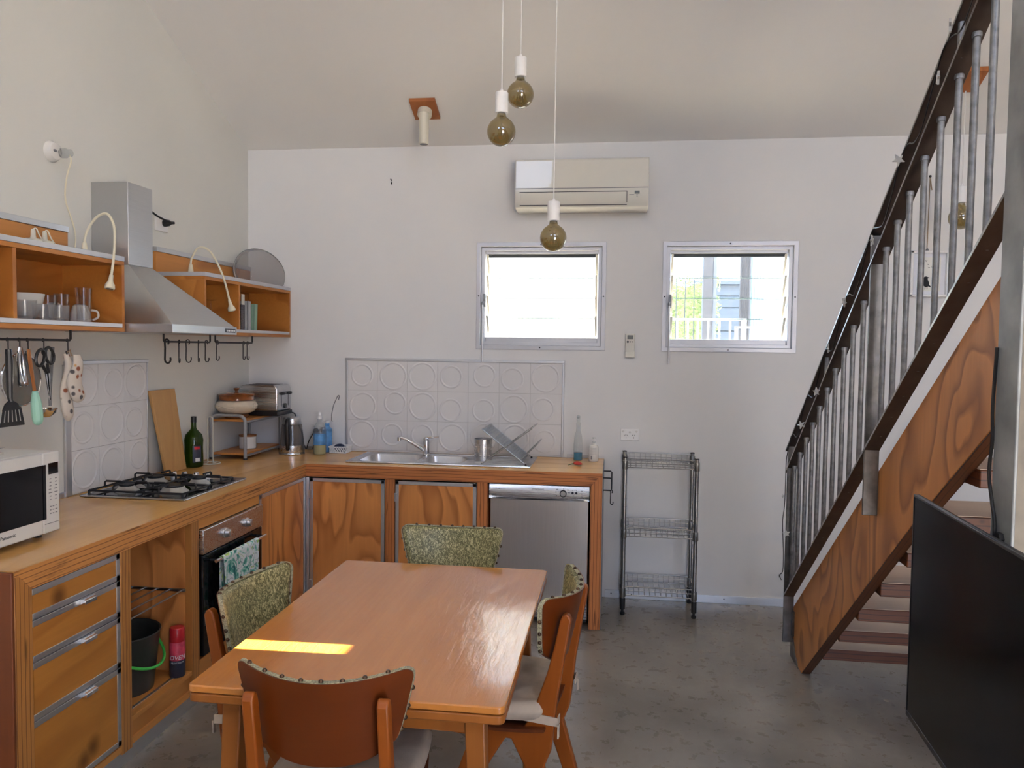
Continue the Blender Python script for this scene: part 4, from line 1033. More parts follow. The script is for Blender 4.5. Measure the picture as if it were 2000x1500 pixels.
for j in range(2): vs += [(c[0]+.0529*math.cos(va+k*.1), c[1]+.0529*math.sin(va+k*.1), c[2]+.035+.02*j) for k in range(-2, 4)]
mb.add(vs, [(k, k+1, k+7, k+6) for k in range(5)]); mb.build('label_panel', 'white_print', t)
# paper towel holder (empty, wire)
c = Vector((.118, -.725, .9005))
t = thing('towel_holder', 'empty cream wire paper towel stand in front of the rack', 'holder', c)
MB().tube([c+Vector((.055*math.cos(2*PI*i/28), .055*math.sin(2*PI*i/28), .004)) for i in range(28)], .0035, 7, closed=True).build('base_ring', 'cream', t)
MB().tube([c+Vector((-.016, -.05, .004)), c+Vector((-.016, 0, .004)), c+Vector((-.016, 0, .26))]+arc(c+Vector((0, 0, .262)), .016, PI, 0, 8)+[c+Vector((.016, 0, .26)), c+Vector((.016, 0, .004)), c+Vector((.016, .05, .004))], .0032, 7).build('wire_loop', 'cream', t)
# chopping board leaning on the wall
def board():
    A, B, Cc, D = Vector((.068, -1.12, .9015)), Vector((.068, -.965, .9015)), Vector((.012, -.91, 1.35)), Vector((.012, -1.175, 1.35))
    n = (B-A).cross(D-A).normalized()*.02
    B = A+Vector((0, .195, 0)); Cc = D+Vector((0, .23, 0))
    A2 = A+Vector((.02, 0, .004)); 
    t = MB().hexa([A, B, B+Vector((.018, 0, .0)), A+Vector((.018, 0, .0)), D, Cc, Cc+Vector((.018, 0, .004)), D+Vector((.018, 0, .004))]).build('chopping_board', 'board', base=(.1, -1.04, .9), bevel=.003)
    tag(t, 'wooden chopping board leaning on the wall behind the hob', 'chopping board')
board()
# ---- hob
def hob():
    x0, x1, y0, y1 = HOB; z = .9005
    t = thing('gas_hob', 'four burner gas hob with black pan supports in the left worktop', 'hob', ((x0+x1)/2, (y0+y1)/2, .9))
    MB().prism(rrect(x0, x1, y0, y1, .012), 2, z, z+.008).build('steel_rim', 'steel', t, bevel=.003)
    MB().prism(rrect(x0+.022, x1-.022, y0+.020, y1-.075, .01), 2, z+.0075, z+.0095).build('hob_plate', 'black_gloss', t)
    zz = z+.0095
    for (x, y, r) in ((.205, y0+.13, .040), (.43, y0+.15, .052), (.205, y0+.36, .045), (.43, y0+.37, .040)):
        b = MB().lathe([(r+.016, 0), (r+.014, .005), (r+.002, .012), (r-.004, .024), (r-.006, .026), (.001, .026)], (x, y, zz), 28).build('burner', 'burner_alu', t)
        MB().lathe([(r*.82, .026), (r*.86, .030), (r*.84, .035), (.001, .037)], (x, y, zz), 28).build('burner_cap', 'black_iron', b)
    zt = zz+.042
    for (a0, a1, name) in ((y0+.03, y0+.255, 0), (y0+.262, y0+.49, 1)):
        ym = (a0+a1)/2
        s = MB(); s.tube([(x0+.03, a0, zz+.016), (x1-.03, a0, zz+.016), (x1-.03, a1, zz+.016), (x0+.03, a1, zz+.016)], .0055, 6, closed=True)
        for x in (x0+.03, x1-.03):
            for y in (a0, a1): s.cyl((x, y, zz), (x, y, zz+.016), .006, n=6)
        g = s.build('pan_support', 'black_iron', t)
        for xb in (.205, .43):
            for q in (a0, a1):
                d_ = 1 if q == a0 else -1
                MB().tube([(xb, q, zz+.016), (xb, q, zt-.006), (xb, q+d_*.008, zt), (xb, q+d_*.075, zt)], .005, 6).build('support_finger', 'black_iron', g)
            for d_ in (-1, 1):
                xe = x0+.03 if (xb < .3 and d_ < 0) else (x1-.03 if (xb > .3 and d_ > 0) else xb+d_*.10)
                MB().tube([(xe, ym, zz+.016), (xe, ym, zt-.006), (xe-d_*.008, ym, zt), (xb+d_*.04, ym, zt)], .005, 6).build('support_finger', 'black_iron', g)
        MB().tube([(.3175, a0, zz+.016), (.3175, a1, zz+.016)], .0055, 6).build('support_bar', 'black_iron', g)
    for x in (.185, .245, .31, .37):
        k = MB().lathe([(.019, 0), (.019, .004), (.016, .006), (.014, .022), (.001, .024)], (x, y1-.035, z+.008), 18).build('knob', 'steel_v', t)
        MB().tube([(x, y1-.05, z+.030), (x, y1-.02, z+.030)], .005, 8).build('knob_grip', 'chrome', k)
M['burner_alu'] = plain('burner_aluminium', (.50, .50, .48), .4, .9, .1)
hob()
# ---- microwave
def microwave():
    X = .468; y1 = -2.428; y0 = -2.93; z0, z1 = .925, 1.212
    t = thing('microwave', 'white microwave with black door glass at left end of the worktop', 'microwave', (.27, -2.68, .9))
    bx(.05, X-.03, y0, y1, z0, z1).build('case', 'mw_white', t, bevel=.004)
    d = bx(X-.028, X, y0, -2.512, z0-.003, z1-.001).build('door', 'mw_white', t, bevel=.004)
    bx(X-.004, X+.0015, y0+.01, -2.5135, z0+.048, z1-.043).build('door_glass', 'black_gloss', d, bevel=.001)
    p = bx(X-.028, X, -2.510, y1, z0-.003, z1-.001).build('control_panel', 'mw_white', t, bevel=.004)
    bx(X-.004, X+.0015, -2.510, -2.497, z0+.048, z1-.043).build('door_edge_strip', 'black_gloss', p)
    bx(X-.004, X+.0015, -2.484, -2.436, 1.132, 1.172).build('display', 'black_gloss', p)
    rnd = random.Random(5)
    for r_ in range(11):
        zz = 1.115-r_*.0125
        if r_ == 7: continue
        for q in range(2 if r_ < 8 else 3):
            yy = -2.474+q*(.028 if r_ < 8 else .014); l = .009 if r_ in (3, 4) else .005
            bx(X, X+.0008, yy-l, yy+l*rnd.uniform(.3, 1), zz-.0016, zz+.0016).build('printed_key', 'grey_print', p)
    bx(X, X+.0015, -2.505, -2.436, z0+.030, z0+.0315).build('door_button_line', 'grey_print', p)
    for x in (.1, .41):
        for y in (-2.88, -2.47): MB().cyl((x, y, .9005), (x, y, z0+.002), .014, n=12).build('foot', 'black', t)
    text_mesh('brand_lettering', 'Panasonic', .017, 'ink', d, frame4((X+.0002, -2.674, .951), (0, 1, 0), (0, 0, 1)))
    pp = tag(MB().hexa([(.13, -2.93, 1.213), (.38, -2.93, 1.213), (.36, -2.56, 1.213), (.16, -2.53, 1.213), (.13, -2.93, 1.219), (.38, -2.93, 1.219), (.36, -2.56, 1.219), (.16, -2.53, 1.219)]).build('booklet', 'page', base=(.25, -2.7, 1.213), bevel=.001), 'thin pale booklet lying on top of the microwave', 'booklet')
    k = thing('knife', 'dark handled knife lying on the booklet on the microwave', 'knife', (.3, -2.65, 1.2195))
    MB().tube([(.31, -2.93, 1.2275), (.31, -2.60, 1.2275)], .008, 8).build('handle', 'black', k)
    MB().hexa([(.303, -2.60, 1.222), (.317, -2.60, 1.222), (.312, -2.50, 1.226), (.308, -2.50, 1.226), (.303, -2.60, 1.230), (.317, -2.60, 1.230), (.312, -2.50, 1.228), (.308, -2.50, 1.228)]).build('blade', 'steel', k)
microwave()
# ================================================================ SPLASHBACKS
def tiles(name, label, wall, a, z, rings, trims):
    """a, z: edges of the tile grid; rings[row][col] = 'L' or 'S'"""
    t = thing(name, label, 'tile panel', (0, 0, 0)); rnd = random.Random(11)
    for r in range(len(z)-1):
        for c in range(len(a)-1):
            a0, a1, z1, z0 = a[c]+.0012, a[c+1]-.0012, z[r]-.0012, z[r+1]+.0012
            th = .009
            R = .088 if rings[r][c] == 'L' else .071
            m = .1-R-.004
            cx, cz = (a0+a1)/2+rnd.uniform(-m, m)*.8, (z0+z1)/2+rnd.uniform(-m, m)*.8
            mb = MB().box(a0, a1, 0, th, z0, z1)
            n = 40; prof = [(R-.010, th), (R-.007, th+.002), (R-.003, th+.0042), (R+.001, th+.0038), (R+.006, th)]
            o_ = len(mb.v)
            for pr, ph in prof: mb.v += [(cx+pr*math.cos(2*PI*i/n), ph, cz+pr*math.sin(2*PI*i/n)) for i in range(n)]
            mb.f += [(o_+k*n+i, o_+k*n+(i+1) % n, o_+(k+1)*n+(i+1) % n, o_+(k+1)*n+i) for k in range(len(prof)-1) for i in range(n)]
            mb.v = [((p[0], -p[1], p[2]) if wall == 'y' else (p[1], p[0], p[2])) for p in mb.v]
            mb.build('tile', 'tile', t, smooth=50)
    if wall == 'y': bx(a[0], a[-1], -.004, 0, z[-1], z[0]).build('grout', 'grout', t)
    else: bx(0, .004, a[0], a[-1], z[-1], z[0]).build('grout', 'grout', t)
    for q, m in trims: bx(*q).build('metal_trim', m, t, bevel=.002)
a = [.702+.2045*i for i in range(8)]; z = [1.507, 1.309, 1.111, .913]
tiles('back_splashback', 'white tile panel with raised circles on the back wall above the sink', 'y', a, z, ['SLLSSSL', 'LSLSSLS', 'LSSLLLS'],
      [((.688, .702, -.014, 0, .901, 1.524), 'alu_z'), ((a[-1], a[-1]+.014, -.014, 0, .901, 1.524), 'alu_z'), ((.688, a[-1]+.014, -.016, 0, 1.507, 1.524), 'alu_x'), ((.702, a[-1], -.01, 0, .901, .912), 'tile')])
a = [-1.762, -1.566, -1.37, -1.176]; z = [1.503, 1.306, 1.105, .906]
tiles('hob_splashback', 'white tile panel with raised circles on the left wall behind the hob', 'x', a, z, ['LSL', 'SLS', 'LLS'],
      [((0, .014, -1.80, -1.762, .901, 1.503), 'alu_z'), ((0, .016, -1.79, -1.166, 1.503, 1.52), 'alu'), ((0, .012, -1.176, -1.168, .901, 1.503), 'alu_z')])

# ================================================================ UPPER SHELVES AND HOOD
def wall_shelf(name, y0, y1, divs, label, side0=True):
    t = thing(name, label, 'shelf', (.15, (y0+y1)/2, 1.655)); D = .30; zb, zt = 1.655, 1.988
    bx(.002, D, y0, y1, zb, zb+.018).build('bottom_board', 'ply_in', t, bevel=.001)
    bx(.002, D, y0, y1, zt-.040, zt-.022).build('top_board', 'ply_in', t, bevel=.001)
    bx(.002, .012, y0+.018, y1-.018, zb+.018, zt-.040).build('back', 'ply_in', t)
    bx(.002, D, y0, y0+.018, zb+.018, zt-.040).build('side', 'ply_in', t, bevel=.001)
    bx(.002, D, y1-.018, y1, zb+.018, zt-.040).build('side', 'ply_in', t, bevel=.001)
    for y in divs: bx(.012, D-.004, y-.009, y+.009, zb+.018, zt-.040).build('divider', 'ply_in', t, bevel=.001)
    bx(.002, D+.002, y0, y1, zt-.0215, zt).build('metal_top', 'win_alu', t, bevel=.001)
    bx(D-.03, D+.002, y0+.02, y1-.02, zb+.0185, zb+.036).build('metal_lip', 'win_alu', t, bevel=.001)
    return t
wall_shelf('wall_shelf', -2.95, -1.786, (-2.42,), 'open pine wall shelf left of the range hood holding glasses and cups')
wall_shelf('wall_shelf', -1.105, -.004, (-.71,), 'open pine wall shelf right of the range hood holding books')
def batten(y0, y1, label, foot=None):
    t = thing('wall_batten', label, 'batten', (.01, (y0+y1)/2, 1.99))
    bx(.001, .02, y0, y1, 1.989, 2.098).build('board', 'ply_h', t, bevel=.002)
    bx(.001, .026, y0, y1, 2.0985, 2.124).build('metal_cap', 'alu', t, bevel=.001)
    if foot: bx(.0205, .05, foot-.3, foot, 1.989, 2.012).build('packer', 'ply_h', t, bevel=.002)
batten(-2.95, -1.775, 'pine batten with aluminium cap along the wall above the left shelf', -1.735)
batten(-1.098, -.01, 'pine batten with aluminium cap along the wall above the right shelf')
# range hood
h = thing('range_hood', 'stainless chimney range hood between the two wall shelves', 'range hood', (.26, -1.488, 1.652))
HX, H0, H1 = .525, -1.782, -1.192; C0, C1, CX_ = -1.59, -1.395, .19
bx(.002, CX_, C0, C1, 1.975, 2.362).build('chimney', 'steel_hood', h, bevel=.002)
MB().hexa([(.002, H0+.01, 1.6935), (HX-.008, H0+.01, 1.6935), (HX-.008, H1-.01, 1.6935), (.002, H1-.01, 1.6935), (.002, C0+.003, 1.975), (CX_-.002, C0+.003, 1.975), (CX_-.002, C1-.003, 1.975), (.002, C1-.003, 1.975)]).build('canopy', 'steel_hood', h, smooth=0)
b = bx(.002, HX, H0, H1, 1.653, 1.693).build('base', 'steel_hood', h, bevel=.002)
for i in range(5): bx(HX, HX+.004, -1.30+i*.018, -1.289+i*.018, 1.669, 1.678).build('button', 'white_print', b, bevel=.001)
bx(HX, HX+.001, -1.312, -1.209, 1.664, 1.683).build('button_recess', 'dark_print', b)
# power plug beside chimney
o = thing('hood_outlet', 'white wall outlet with black plug right of the hood chimney', 'power outlet', (.005, -1.0, 2.24))
bx(.0005, .01, -1.08, -.965, 2.215, 2.292).build('plate', 'white_pl', o, bevel=.003)
p = MB(); p.lathe([(.019, 0), (.021, .004), (.017, .03), (.009, .04), (.007, .06), (.001, .061)], (.0105, -1.005, 2.262), 18, 0).build('plug', 'black', o)
MB().tube(smooth_path([(.065, -1.005, 2.262), (.06, -1.02, 2.262), (.03, -1.10, 2.285), (.012, -1.20, 2.33), (.012, -1.30, 2.36), (.012, -1.39, 2.362)], 6), .0055, 8).build('lead', 'black', o)
# surface socket with plug and lead, upper left wall
o = thing('round_socket', 'round white surface socket with plug high on the left wall', 'power outlet', (.01, -1.84, 2.42))
MB().lathe([(.046, 0), (.046, .008), (.036, .028), (.026, .033), (.001, .033)], (.001, -1.85, 2.44), 26, 0).build('dome', 'white_cer', o)
MB().sphere((.034, -1.865, 2.44), .008, 10, 6, (.6, 1.6, .8)).build('switch', 'grey_print', o)
MB().lathe([(.022, 0), (.022, .02), (.016, .026), (.016, .045), (.001, .046)], (.034, -1.825, 2.438), 18, 0).build('plug', 'clear_pl', o)
MB().tube(smooth_path([(.072, -1.825, 2.43), (.078, -1.825, 2.40), (.06, -1.83, 2.33), (.03, -1.80, 2.24), (.02, -1.735, 2.13), (.03, -1.74, 2.05), (.05, -1.80, 1.998), (.045, -1.90, 1.9945), (.045, -1.95, 1.9945)], 7), .0035, 7).build('lead', 'cream_lamp', o)
# two transformer plugs on top of the left shelf
for i, (y, lab) in enumerate(((-2.06, 'cream plug-in transformer on top of the left shelf, left of two'), (-1.995, 'cream plug-in transformer on top of the left shelf, right of two'))):
    a = thing('transformer', lab, 'transformer', (.08, y, 1.9885))
    bx(.055, .105, y-.026, y+.026, 1.9885, 2.032).build('body', 'cream', a, bevel=.006)
    bx(.105, .1056, y-.02, y+.006, 1.992, 2.02).build('label', 'grey_print', a)
    MB().lathe([(.013, 0), (.010, .010), (.009, .035), (.006, .04), (.001, .04)], (.08, y, 2.031), 12).build('strain_relief', 'cream', a)
    MB().tube(smooth_path([(.08, y, 2.068), (.082, y+.015, 2.075), (.09, y+.03, 2.04), (.125, y+.04, 1.993), (.135, y+.10, 1.993)], 5), .003, 6).build('lead', 'cream', a)
# gooseneck lamps
def gooseneck(pts, label):
    t = thing('gooseneck_lamp', label, 'lamp', pts[0])
    P = smooth_path(pts, 7); b = Vector(pts[0])
    MB().lathe([(.016, .0005), (.014, .02), (.009, .055), (.001, .056)], b, 16).build('base', 'cream_lamp', t)
    MB().tube(P[2:], .0055, 9).build('flexible_neck', 'cream_lamp', t)
    d = (P[-1]-P[-3]).normalized(); e = P[-1]
    MB().tube([e-d*.012, e, e+d*.01, e+d*.02, e+d*.03, e+d*.046, e+d*.05], [.008, .009, .010, .012, .019, .0215, .019], 16).build('lamp_head', 'cream_lamp', t)
    MB().tube([e+d*.0505, e+d*.052], [.015, .014], 14).build('lens', 'lcd', t)
gooseneck([(.15, -1.842, 1.9885), (.15, -1.842, 2.05), (.165, -1.84, 2.10), (.21, -1.84, 2.155), (.265, -1.845, 2.165), (.305, -1.86, 2.10), (.318, -1.885, 1.98), (.318, -1.905, 1.885)], 'cream gooseneck lamp arching from the left shelf in front of the hood')
gooseneck([(.13, -.945, 1.9885), (.13, -.945, 2.05), (.145, -.95, 2.09), (.19, -.96, 2.135), (.25, -.95, 2.11), (.30, -.915, 1.99), (.325, -.88, 1.84)], 'cream gooseneck lamp arching from the right shelf over the books')
# mesh splatter dome on the right shelf
def dome():
    c = (.165, -.165, 1.9885)
    t = thing('mesh_cover', 'grey mesh food cover standing tilted on the right shelf', 'food cover', c)
    # half-open shell leaning on the wall: axis tilted
    R = .175
    ax = Vector((.80, -.52, .18)).normalized(); u = Vector((.54, .84, 0)).normalized(); u = (u-ax*u.dot(ax)).normalized(); v = ax.cross(u)
    if v.z < 0: v = -v
    cc = Vector((.165, -.17, 1.9885+.085))
    def f(a, b):
        th = a*2*PI; ph = b*PI/2*.98+.015
        p = cc-ax*(R*.62*math.cos(ph))+u*R*math.sin(ph)*math.cos(th)*1.05+v*R*math.sin(ph)*math.sin(th)*.9
        if p.z < c[2]+.003: p.z = c[2]+.003
        if p.y > -.004: p.y = -.004
        if p.x < .028: p.x = .028
        return p
    MB().surf(f, 36, 12, cu=True).build('mesh_dome', 'mesh_grey', t, fix=False)
    MB().tube([f(i/40, 1) for i in range(40)], .003, 6, closed=True).build('rim_wire', 'wire', t)
dome()
# hook rails under the shelves
def rail(y0, y1, label, x=.278):
    t = thing('hook_rail', label, 'rail', (x, (y0+y1)/2, 1.61))
    zt, zr = 1.6545, 1.614
    MB().tube([(x, y0, zt), (x, y0, zr+.006), (x, y0+.006, zr), (x, y1-.006, zr), (x, y1, zr+.006), (x, y1, zt)], .0048, 8).build('rod', 'black_iron', t)
    return t
rail(-2.62, -2.108, 'black hook rail under the left shelf carrying utensils')
rail(-1.452, -1.012, 'black hook rail under the hood with five empty hooks')
rail(-.957, -.515, 'black hook rail under the right shelf with three empty hooks')
zr = 1.614
def hk(y, label, h=.075, r=.013, ax=(0, 1, 0), th=.0026, group=None):
    o = s_hook((.278, y, zr-.001), h, r, ax=ax, th=th); tag(o, label, 'hook', group); return o
names = ['first (leftmost), thickest', 'second', 'third', 'fourth', 'fifth (rightmost)']
for i, y in enumerate((-1.425, -1.315, -1.235, -1.13, -1.05)):
    hk(y, 'empty black S hook, %s of five under the hood' % names[i], .105, .019 if i in (0, 2) else .015, ax=(-.35, .94, 0) if i % 2 else (.2, .98, 0), th=.0045 if i == 0 else .0028, group='empty hooks on the wall rails')
for i, (y, n_) in enumerate(((-.935, 'leftmost'), (-.625, 'middle'), (-.575, 'rightmost'))):
    hk(y, 'empty black S hook, %s of three under the right shelf' % n_, .10, .017 if i == 0 else .014, th=.0028, group='empty hooks on the wall rails')
for y, n_ in ((-2.44, 'black slotted turner'), (-2.384, 'steel tongs'), (-2.343, 'mint spatula'), (-2.261, 'black handled scissors'), (-2.128, 'oven mitts')):
    hk(y, 'thin dark S hook holding the %s' % n_, .055, .009, ax=(.25, -.97, 0), th=.0022, group='hooks carrying utensils')
# utensils
X = .282
t = thing('slotted_turner', 'black slotted turner, leftmost of the hanging utensils', 'spatula', (X, -2.44, 1.30))
MB().tube([(X, -2.44, 1.578), (X, -2.437, 1.52), (X, -2.437, 1.40), (X+.004, -2.437, 1.385)], [.011, .013, .010, .007], 10).build('handle', 'black', t)
mb = MB()
for i in range(6):
    y = -2.487+i*.0205
    mb.hexa([(X+.002, y, 1.300), (X+.002, y+.011, 1.300), (X+.005, y+.011, 1.300), (X+.005, y, 1.300), (X+.002, y*.75-2.437*.25+.0, 1.365), (X+.002, (y+.011)*.75-2.437*.25, 1.365), (X+.005, (y+.011)*.75-2.437*.25, 1.365), (X+.005, y*.75-2.437*.25, 1.365)])
mb.prism([(-2.489, 1.296), (-2.374, 1.296), (-2.376, 1.312), (-2.487, 1.312)], 0, X+.0018, X+.0052)
mb.prism([(-2.478, 1.355), (-2.392, 1.355), (-2.405, 1.378), (-2.432, 1.392), (-2.445, 1.392), (-2.466, 1.378)], 0, X+.0018, X+.0052)
mb.build('slotted_blade', 'black', t, smooth=0)
t = thing('tongs', 'steel tongs hanging second from left on the rail', 'tongs', (X, -2.38, 1.43))
for s_ in (-1, 1):
    MB().tube(smooth_path([(X, -2.384+s_*.002, 1.585), (X, -2.382+s_*.012, 1.54), (X, -2.376+s_*.012, 1.48), (X, -2.372+s_*.009, 1.44)], 4), [.006, .006, .006, .006, .006, .006, .006, .007, .008, .010, .011, .012, .008], 8).build('arm', 'chrome', t)
t = thing('pan_lid', 'round grey glass pan lid hanging behind the tongs', 'lid', (X-.03, -2.35, 1.36))
MB().lathe([(.001, .006), (.06, .004), (.092, -.004), (.098, -.006), (.098, -.009), (.092, -.007), (.06, .001), (.001, .003)], (X-.03, -2.335, 1.462), 36, 0).build('glass', 'lid_grey', t)
MB().tube([(X-.038, -2.335+.098*math.cos(2*PI*i/36), 1.462+.098*math.sin(2*PI*i/36)) for i in range(36)], .004, 7, closed=True).build('steel_rim', 'chrome', t)
t = thing('silicone_spatula', 'mint green silicone spatula with wooden handle', 'spatula', (X, -2.33, 1.29))
MB().tube([(X+.004, -2.348, 1.578), (X+.004, -2.345, 1.55), (X+.006, -2.322, 1.42)], [.008, .010, .0085], 10).build('handle', 'spoon_wood', t)
MB().tube(smooth_path([(X+.006, -2.321, 1.419), (X+.006, -2.316, 1.38), (X+.006, -2.310, 1.33), (X+.006, -2.307, 1.30), (X+.006, -2.305, 1.288)], 3), [.009, .012, .015, .018, .0195, .020, .020, .0195, .019, .017, .014, .010, .004], 10).build('blade', 'mint', t)
for p_ in [t.children[1]]:
    for v in p_.data.vertices: v.co.x = (v.co.x-.006)*.35+.006
t = thing('scissors', 'black handled scissors hanging next to the pan lid', 'scissors', (X, -2.26, 1.42))
for s_, cy, cz in ((-1, -2.285, 1.545), (1, -2.235, 1.553)):
    MB().tube([(X+.002, cy+.022*math.cos(2*PI*i/22)+(-.006*s_*math.sin(2*PI*i/22)), cz+.032*math.sin(2*PI*i/22)) for i in range(22)], .006, 8, closed=True).build('finger_loop', 'black', t)
    MB().tube([(X+.002, cy+.012*-s_, cz-.03), (X+.002, -2.248+s_*.004, 1.485)], .006, 8).build('handle_arm', 'black', t)
    MB().hexa([(X-.001, -2.256+s_*.004, 1.488), (X+.003, -2.256+s_*.004, 1.488), (X+.003, -2.240+s_*.004, 1.488), (X-.001, -2.240+s_*.004, 1.488), (X-.001, -2.238, 1.38), (X+.003, -2.238, 1.38), (X+.003, -2.234, 1.38), (X-.001, -2.234, 1.38)]).build('blade', 'chrome', t)
t = thing('ladle', 'steel ladle hanging behind the oven mitts', 'ladle', (X-.02, -2.17, 1.30))
MB().tube(smooth_path([(X-.05, -2.150, 1.585), (X-.05, -2.160, 1.50), (X-.048, -2.172, 1.40), (X-.045, -2.176, 1.35)], 4), [.006]*13, 8).build('handle', 'galv', t)
MB().lathe([(.001, -.038), (.02, -.034), (.038, -.018), (.044, 0), (.0425, 0), (.036, -.016), (.019, -.031), (.001, -.035)], (X-.035, -2.217, 1.345), 24).build('bowl', 'chrome', t)
t = thing('oven_mitts', 'cream printed oven mitts hanging at right end of the rail', 'oven mitt', (X, -2.12, 1.29))
def mitt(dy, dx, zt, zb, wd):
    def f(u, v):
        z = zt+(zb-zt)*v
        wv = wd*(.45+.55*min(1, v*2.2))*(1 if v < .8 else math.sqrt(max(.02, 1-((v-.8)/.2)**2)))
        thk = .016*(1 if v < .85 else math.sqrt(max(.02, 1-((v-.85)/.15)**2)))*(.5+.5*min(1, v*3))
        a = u*2*PI
        return (X+dx+thk*math.cos(a)+.005*math.sin(v*9), -2.12+dy+wv*math.sin(a)+.006*math.sin(v*7+dx*50), z)
    return MB().surf(f, 22, 26, cu=True)
mitt(.018, .014, 1.555, 1.36, .040).build('front_mitt', 'mitt', t, smooth=80)
mitt(-.004, -.010, 1.56, 1.285, .030).build('rear_mitt', 'mitt', t, smooth=80)
MB().tube([(X, -2.135, 1.565), (X+.006, -2.125, 1.575), (X+.006, -2.118, 1.55)], .003, 6).build('hanging_loop', 'string', t)
# glassware in the left shelf
ZG = 1.6915
def tumbler(y, r0, r1, h, m, label, x=.245, grp='glasses on the left wall shelf', name='tumbler'):
    o = MB().lathe([(r0*.9, 0), (r0, .003), (r1, h), (r1-.0022, h), (r0-.002, .012), (.001, .010)], (x, y, ZG), 26).build(name, m, base=(x, y, ZG))
    return tag(o, label, 'glass', grp)
tumbler(-2.312, .030, .040, .072, 'cut_glass', 'fluted glass tumbler, leftmost on the left wall shelf')
tumbler(-2.218, .035, .038, .062, 'cut_glass', 'diamond cut glass tumbler, left one of the pair in front of the white bowl')
tumbler(-2.128, .035, .038, .062, 'cut_glass', 'diamond cut glass tumbler, right one of the pair in front of the white bowl')
tumbler(-2.09, .030, .034, .105, 'glass', 'plain clear tall glass behind the cut glass tumblers', .165)
tumbler(-2.03, .026, .031, .115, 'glass', 'slim clear glass standing left of the tallest glass', .18)
tumbler(-1.955, .027, .033, .145, 'glass', 'tallest clear glass, in front of the white cups', .225)
c = (.13, -2.20, ZG)
o = MB().lathe([(.04, 0), (.05, .004), (.075, .05), (.088, .105), (.085, .105), (.07, .05), (.04, .008), (.001, .008)], c, 32).build('bowl', 'white_cer', base=c); tag(o, 'white bowl behind the glass tumblers on the left shelf', 'bowl')
c = (.165, -1.895, ZG)
t = thing('cup', 'white cup turned upside down right of the tallest glass', 'cup', c, 'white cups on the left wall shelf')
MB().lathe([(.042, 0), (.043, .003), (.040, .04), (.030, .072), (.02, .078), (.001, .078)], c, 26).build('cup_body', 'white_cer', t)
MB().tube(smooth_path([(c[0]+.028, c[1]+.030, c[2]+.055), (c[0]+.04, c[1]+.055, c[2]+.05), (c[0]+.04, c[1]+.06, c[2]+.025), (c[0]+.03, c[1]+.036, c[2]+.012)], 4), .005, 8).build('cup_handle', 'white_cer', t)
c = (.125, -2.005, ZG)
o = MB().lathe([(.038, 0), (.039, .003), (.036, .04), (.027, .074), (.018, .08), (.001, .08)], c, 26).build('cup', 'white_cer', base=c); tag(o, 'white upturned cup behind the slim glass, without visible handle', 'cup', 'white cups on the left wall shelf')
# wine glasses (upside down) and books in the right shelf
for i, (x, y, lab) in enumerate(((.215, -.885, 'upturned wine glass nearest the shelf opening beside the gooseneck lamp'), (.15, -.965, 'upturned wine glass partly hidden behind the range hood slope'))):
    o = MB().lathe([(.030, 0), (.036, .035), (.034, .06), (.018, .085), (.0045, .095), (.0035, .165), (.006, .172), (.030, .175), (.031, .178), (.001, .178)], (x, y, ZG-.017), 24).build('wine_glass', 'glass', base=(x, y, ZG-.017))
    tag(o, lab, 'glass', 'wine glasses on the right wall shelf')
def book(y0, y1, h, d, mcov, label, lean=0):
    z = ZG-.0175; t = thing('book', label, 'book', (.28-d/2, (y0+y1)/2, z), 'books on the right wall shelf')
    def sh(mb):
        mb.v = [(p[0], p[1]+lean*(p[2]-z), p[2]) for p in mb.v]; return mb
    c_ = sh(MB().box(.28-d, .28, y0, y0+.003, z, z+h).box(.28-d, .28, y1-.003, y1, z, z+h).box(.277, .28, y0, y1, z, z+h)).build('cover', mcov, t, smooth=0)
    sh(bx(.282-d, .2768, y0+.0032, y1-.0032, z+.003, z+h-.003)).build('pages', 'page', t, smooth=0)
book(-.665, -.615, .165, .2, 'book_dark', 'dark spotted book, leftmost of the three books')
book(-.575, -.535, .19, .2, 'book_grey', 'grey book between the dark and green books')
book(-.500, -.455, .178, .2, 'book_green', 'green book, rightmost of three in the right shelf', .06)
o = bx(.255, .262, -.610, -.580, ZG-.017, ZG+.212).build('pamphlet', 'page', base=(.258, -.595, ZG-.017)); tag(o, 'thin pale leaflet sticking up between the dark and grey books', 'leaflet')

# ================================================================ BACK WALL FITTINGS
a = thing('air_conditioner', 'cream split air conditioner high on the back wall above the windows', 'air conditioner', (2.245, -.1, 2.46))
AX0, AX1 = 1.835, 2.652; za, zb_ = 2.462, 2.772
prof = [(-.002, zb_), (-.178, zb_-.006), (-.19, zb_-.018), (-.196, 2.585), (-.196, 2.56), (-.188, 2.50), (-.165, 2.470), (-.12, 2.462), (-.002, 2.462)]
MB().prism(prof, 0, AX0, AX1).build('housing', 'ac_cream', a, bevel=.005, smooth=40)
fpz = MB().prism([(-.1965, 2.586), (-.1965, zb_-.022), (-.188, zb_-.01), (-.188, 2.586)], 0, AX0+.006, AX1-.006).build('front_panel', 'ac_gloss', a, bevel=.002)
bx(AX0+.004, AX1-.004, -.1972, -.19, 2.580, 2.5845).build('panel_seam', 'grey_print', a)
v = MB().prism([(-.1975, 2.558), (-.194, 2.520), (-.178, 2.488), (-.172, 2.492), (-.188, 2.523), (-.190, 2.558)], 0, AX0+.035, AX1-.135).build('air_flap', 'ac_cream', a, bevel=.002)
bx(AX0+.03, AX1-.13, -.1967, -.18, 2.559, 2.563).build('flap_gap', 'dark_print', a)
bx(AX1-.133, AX1-.129, -.1967, -.16, 2.495, 2.563).build('flap_gap', 'dark_print', a)
bx(AX0+.03, AX1-.13, -.1775, -.15, 2.4815, 2.4865).build('flap_gap', 'dark_print', a)
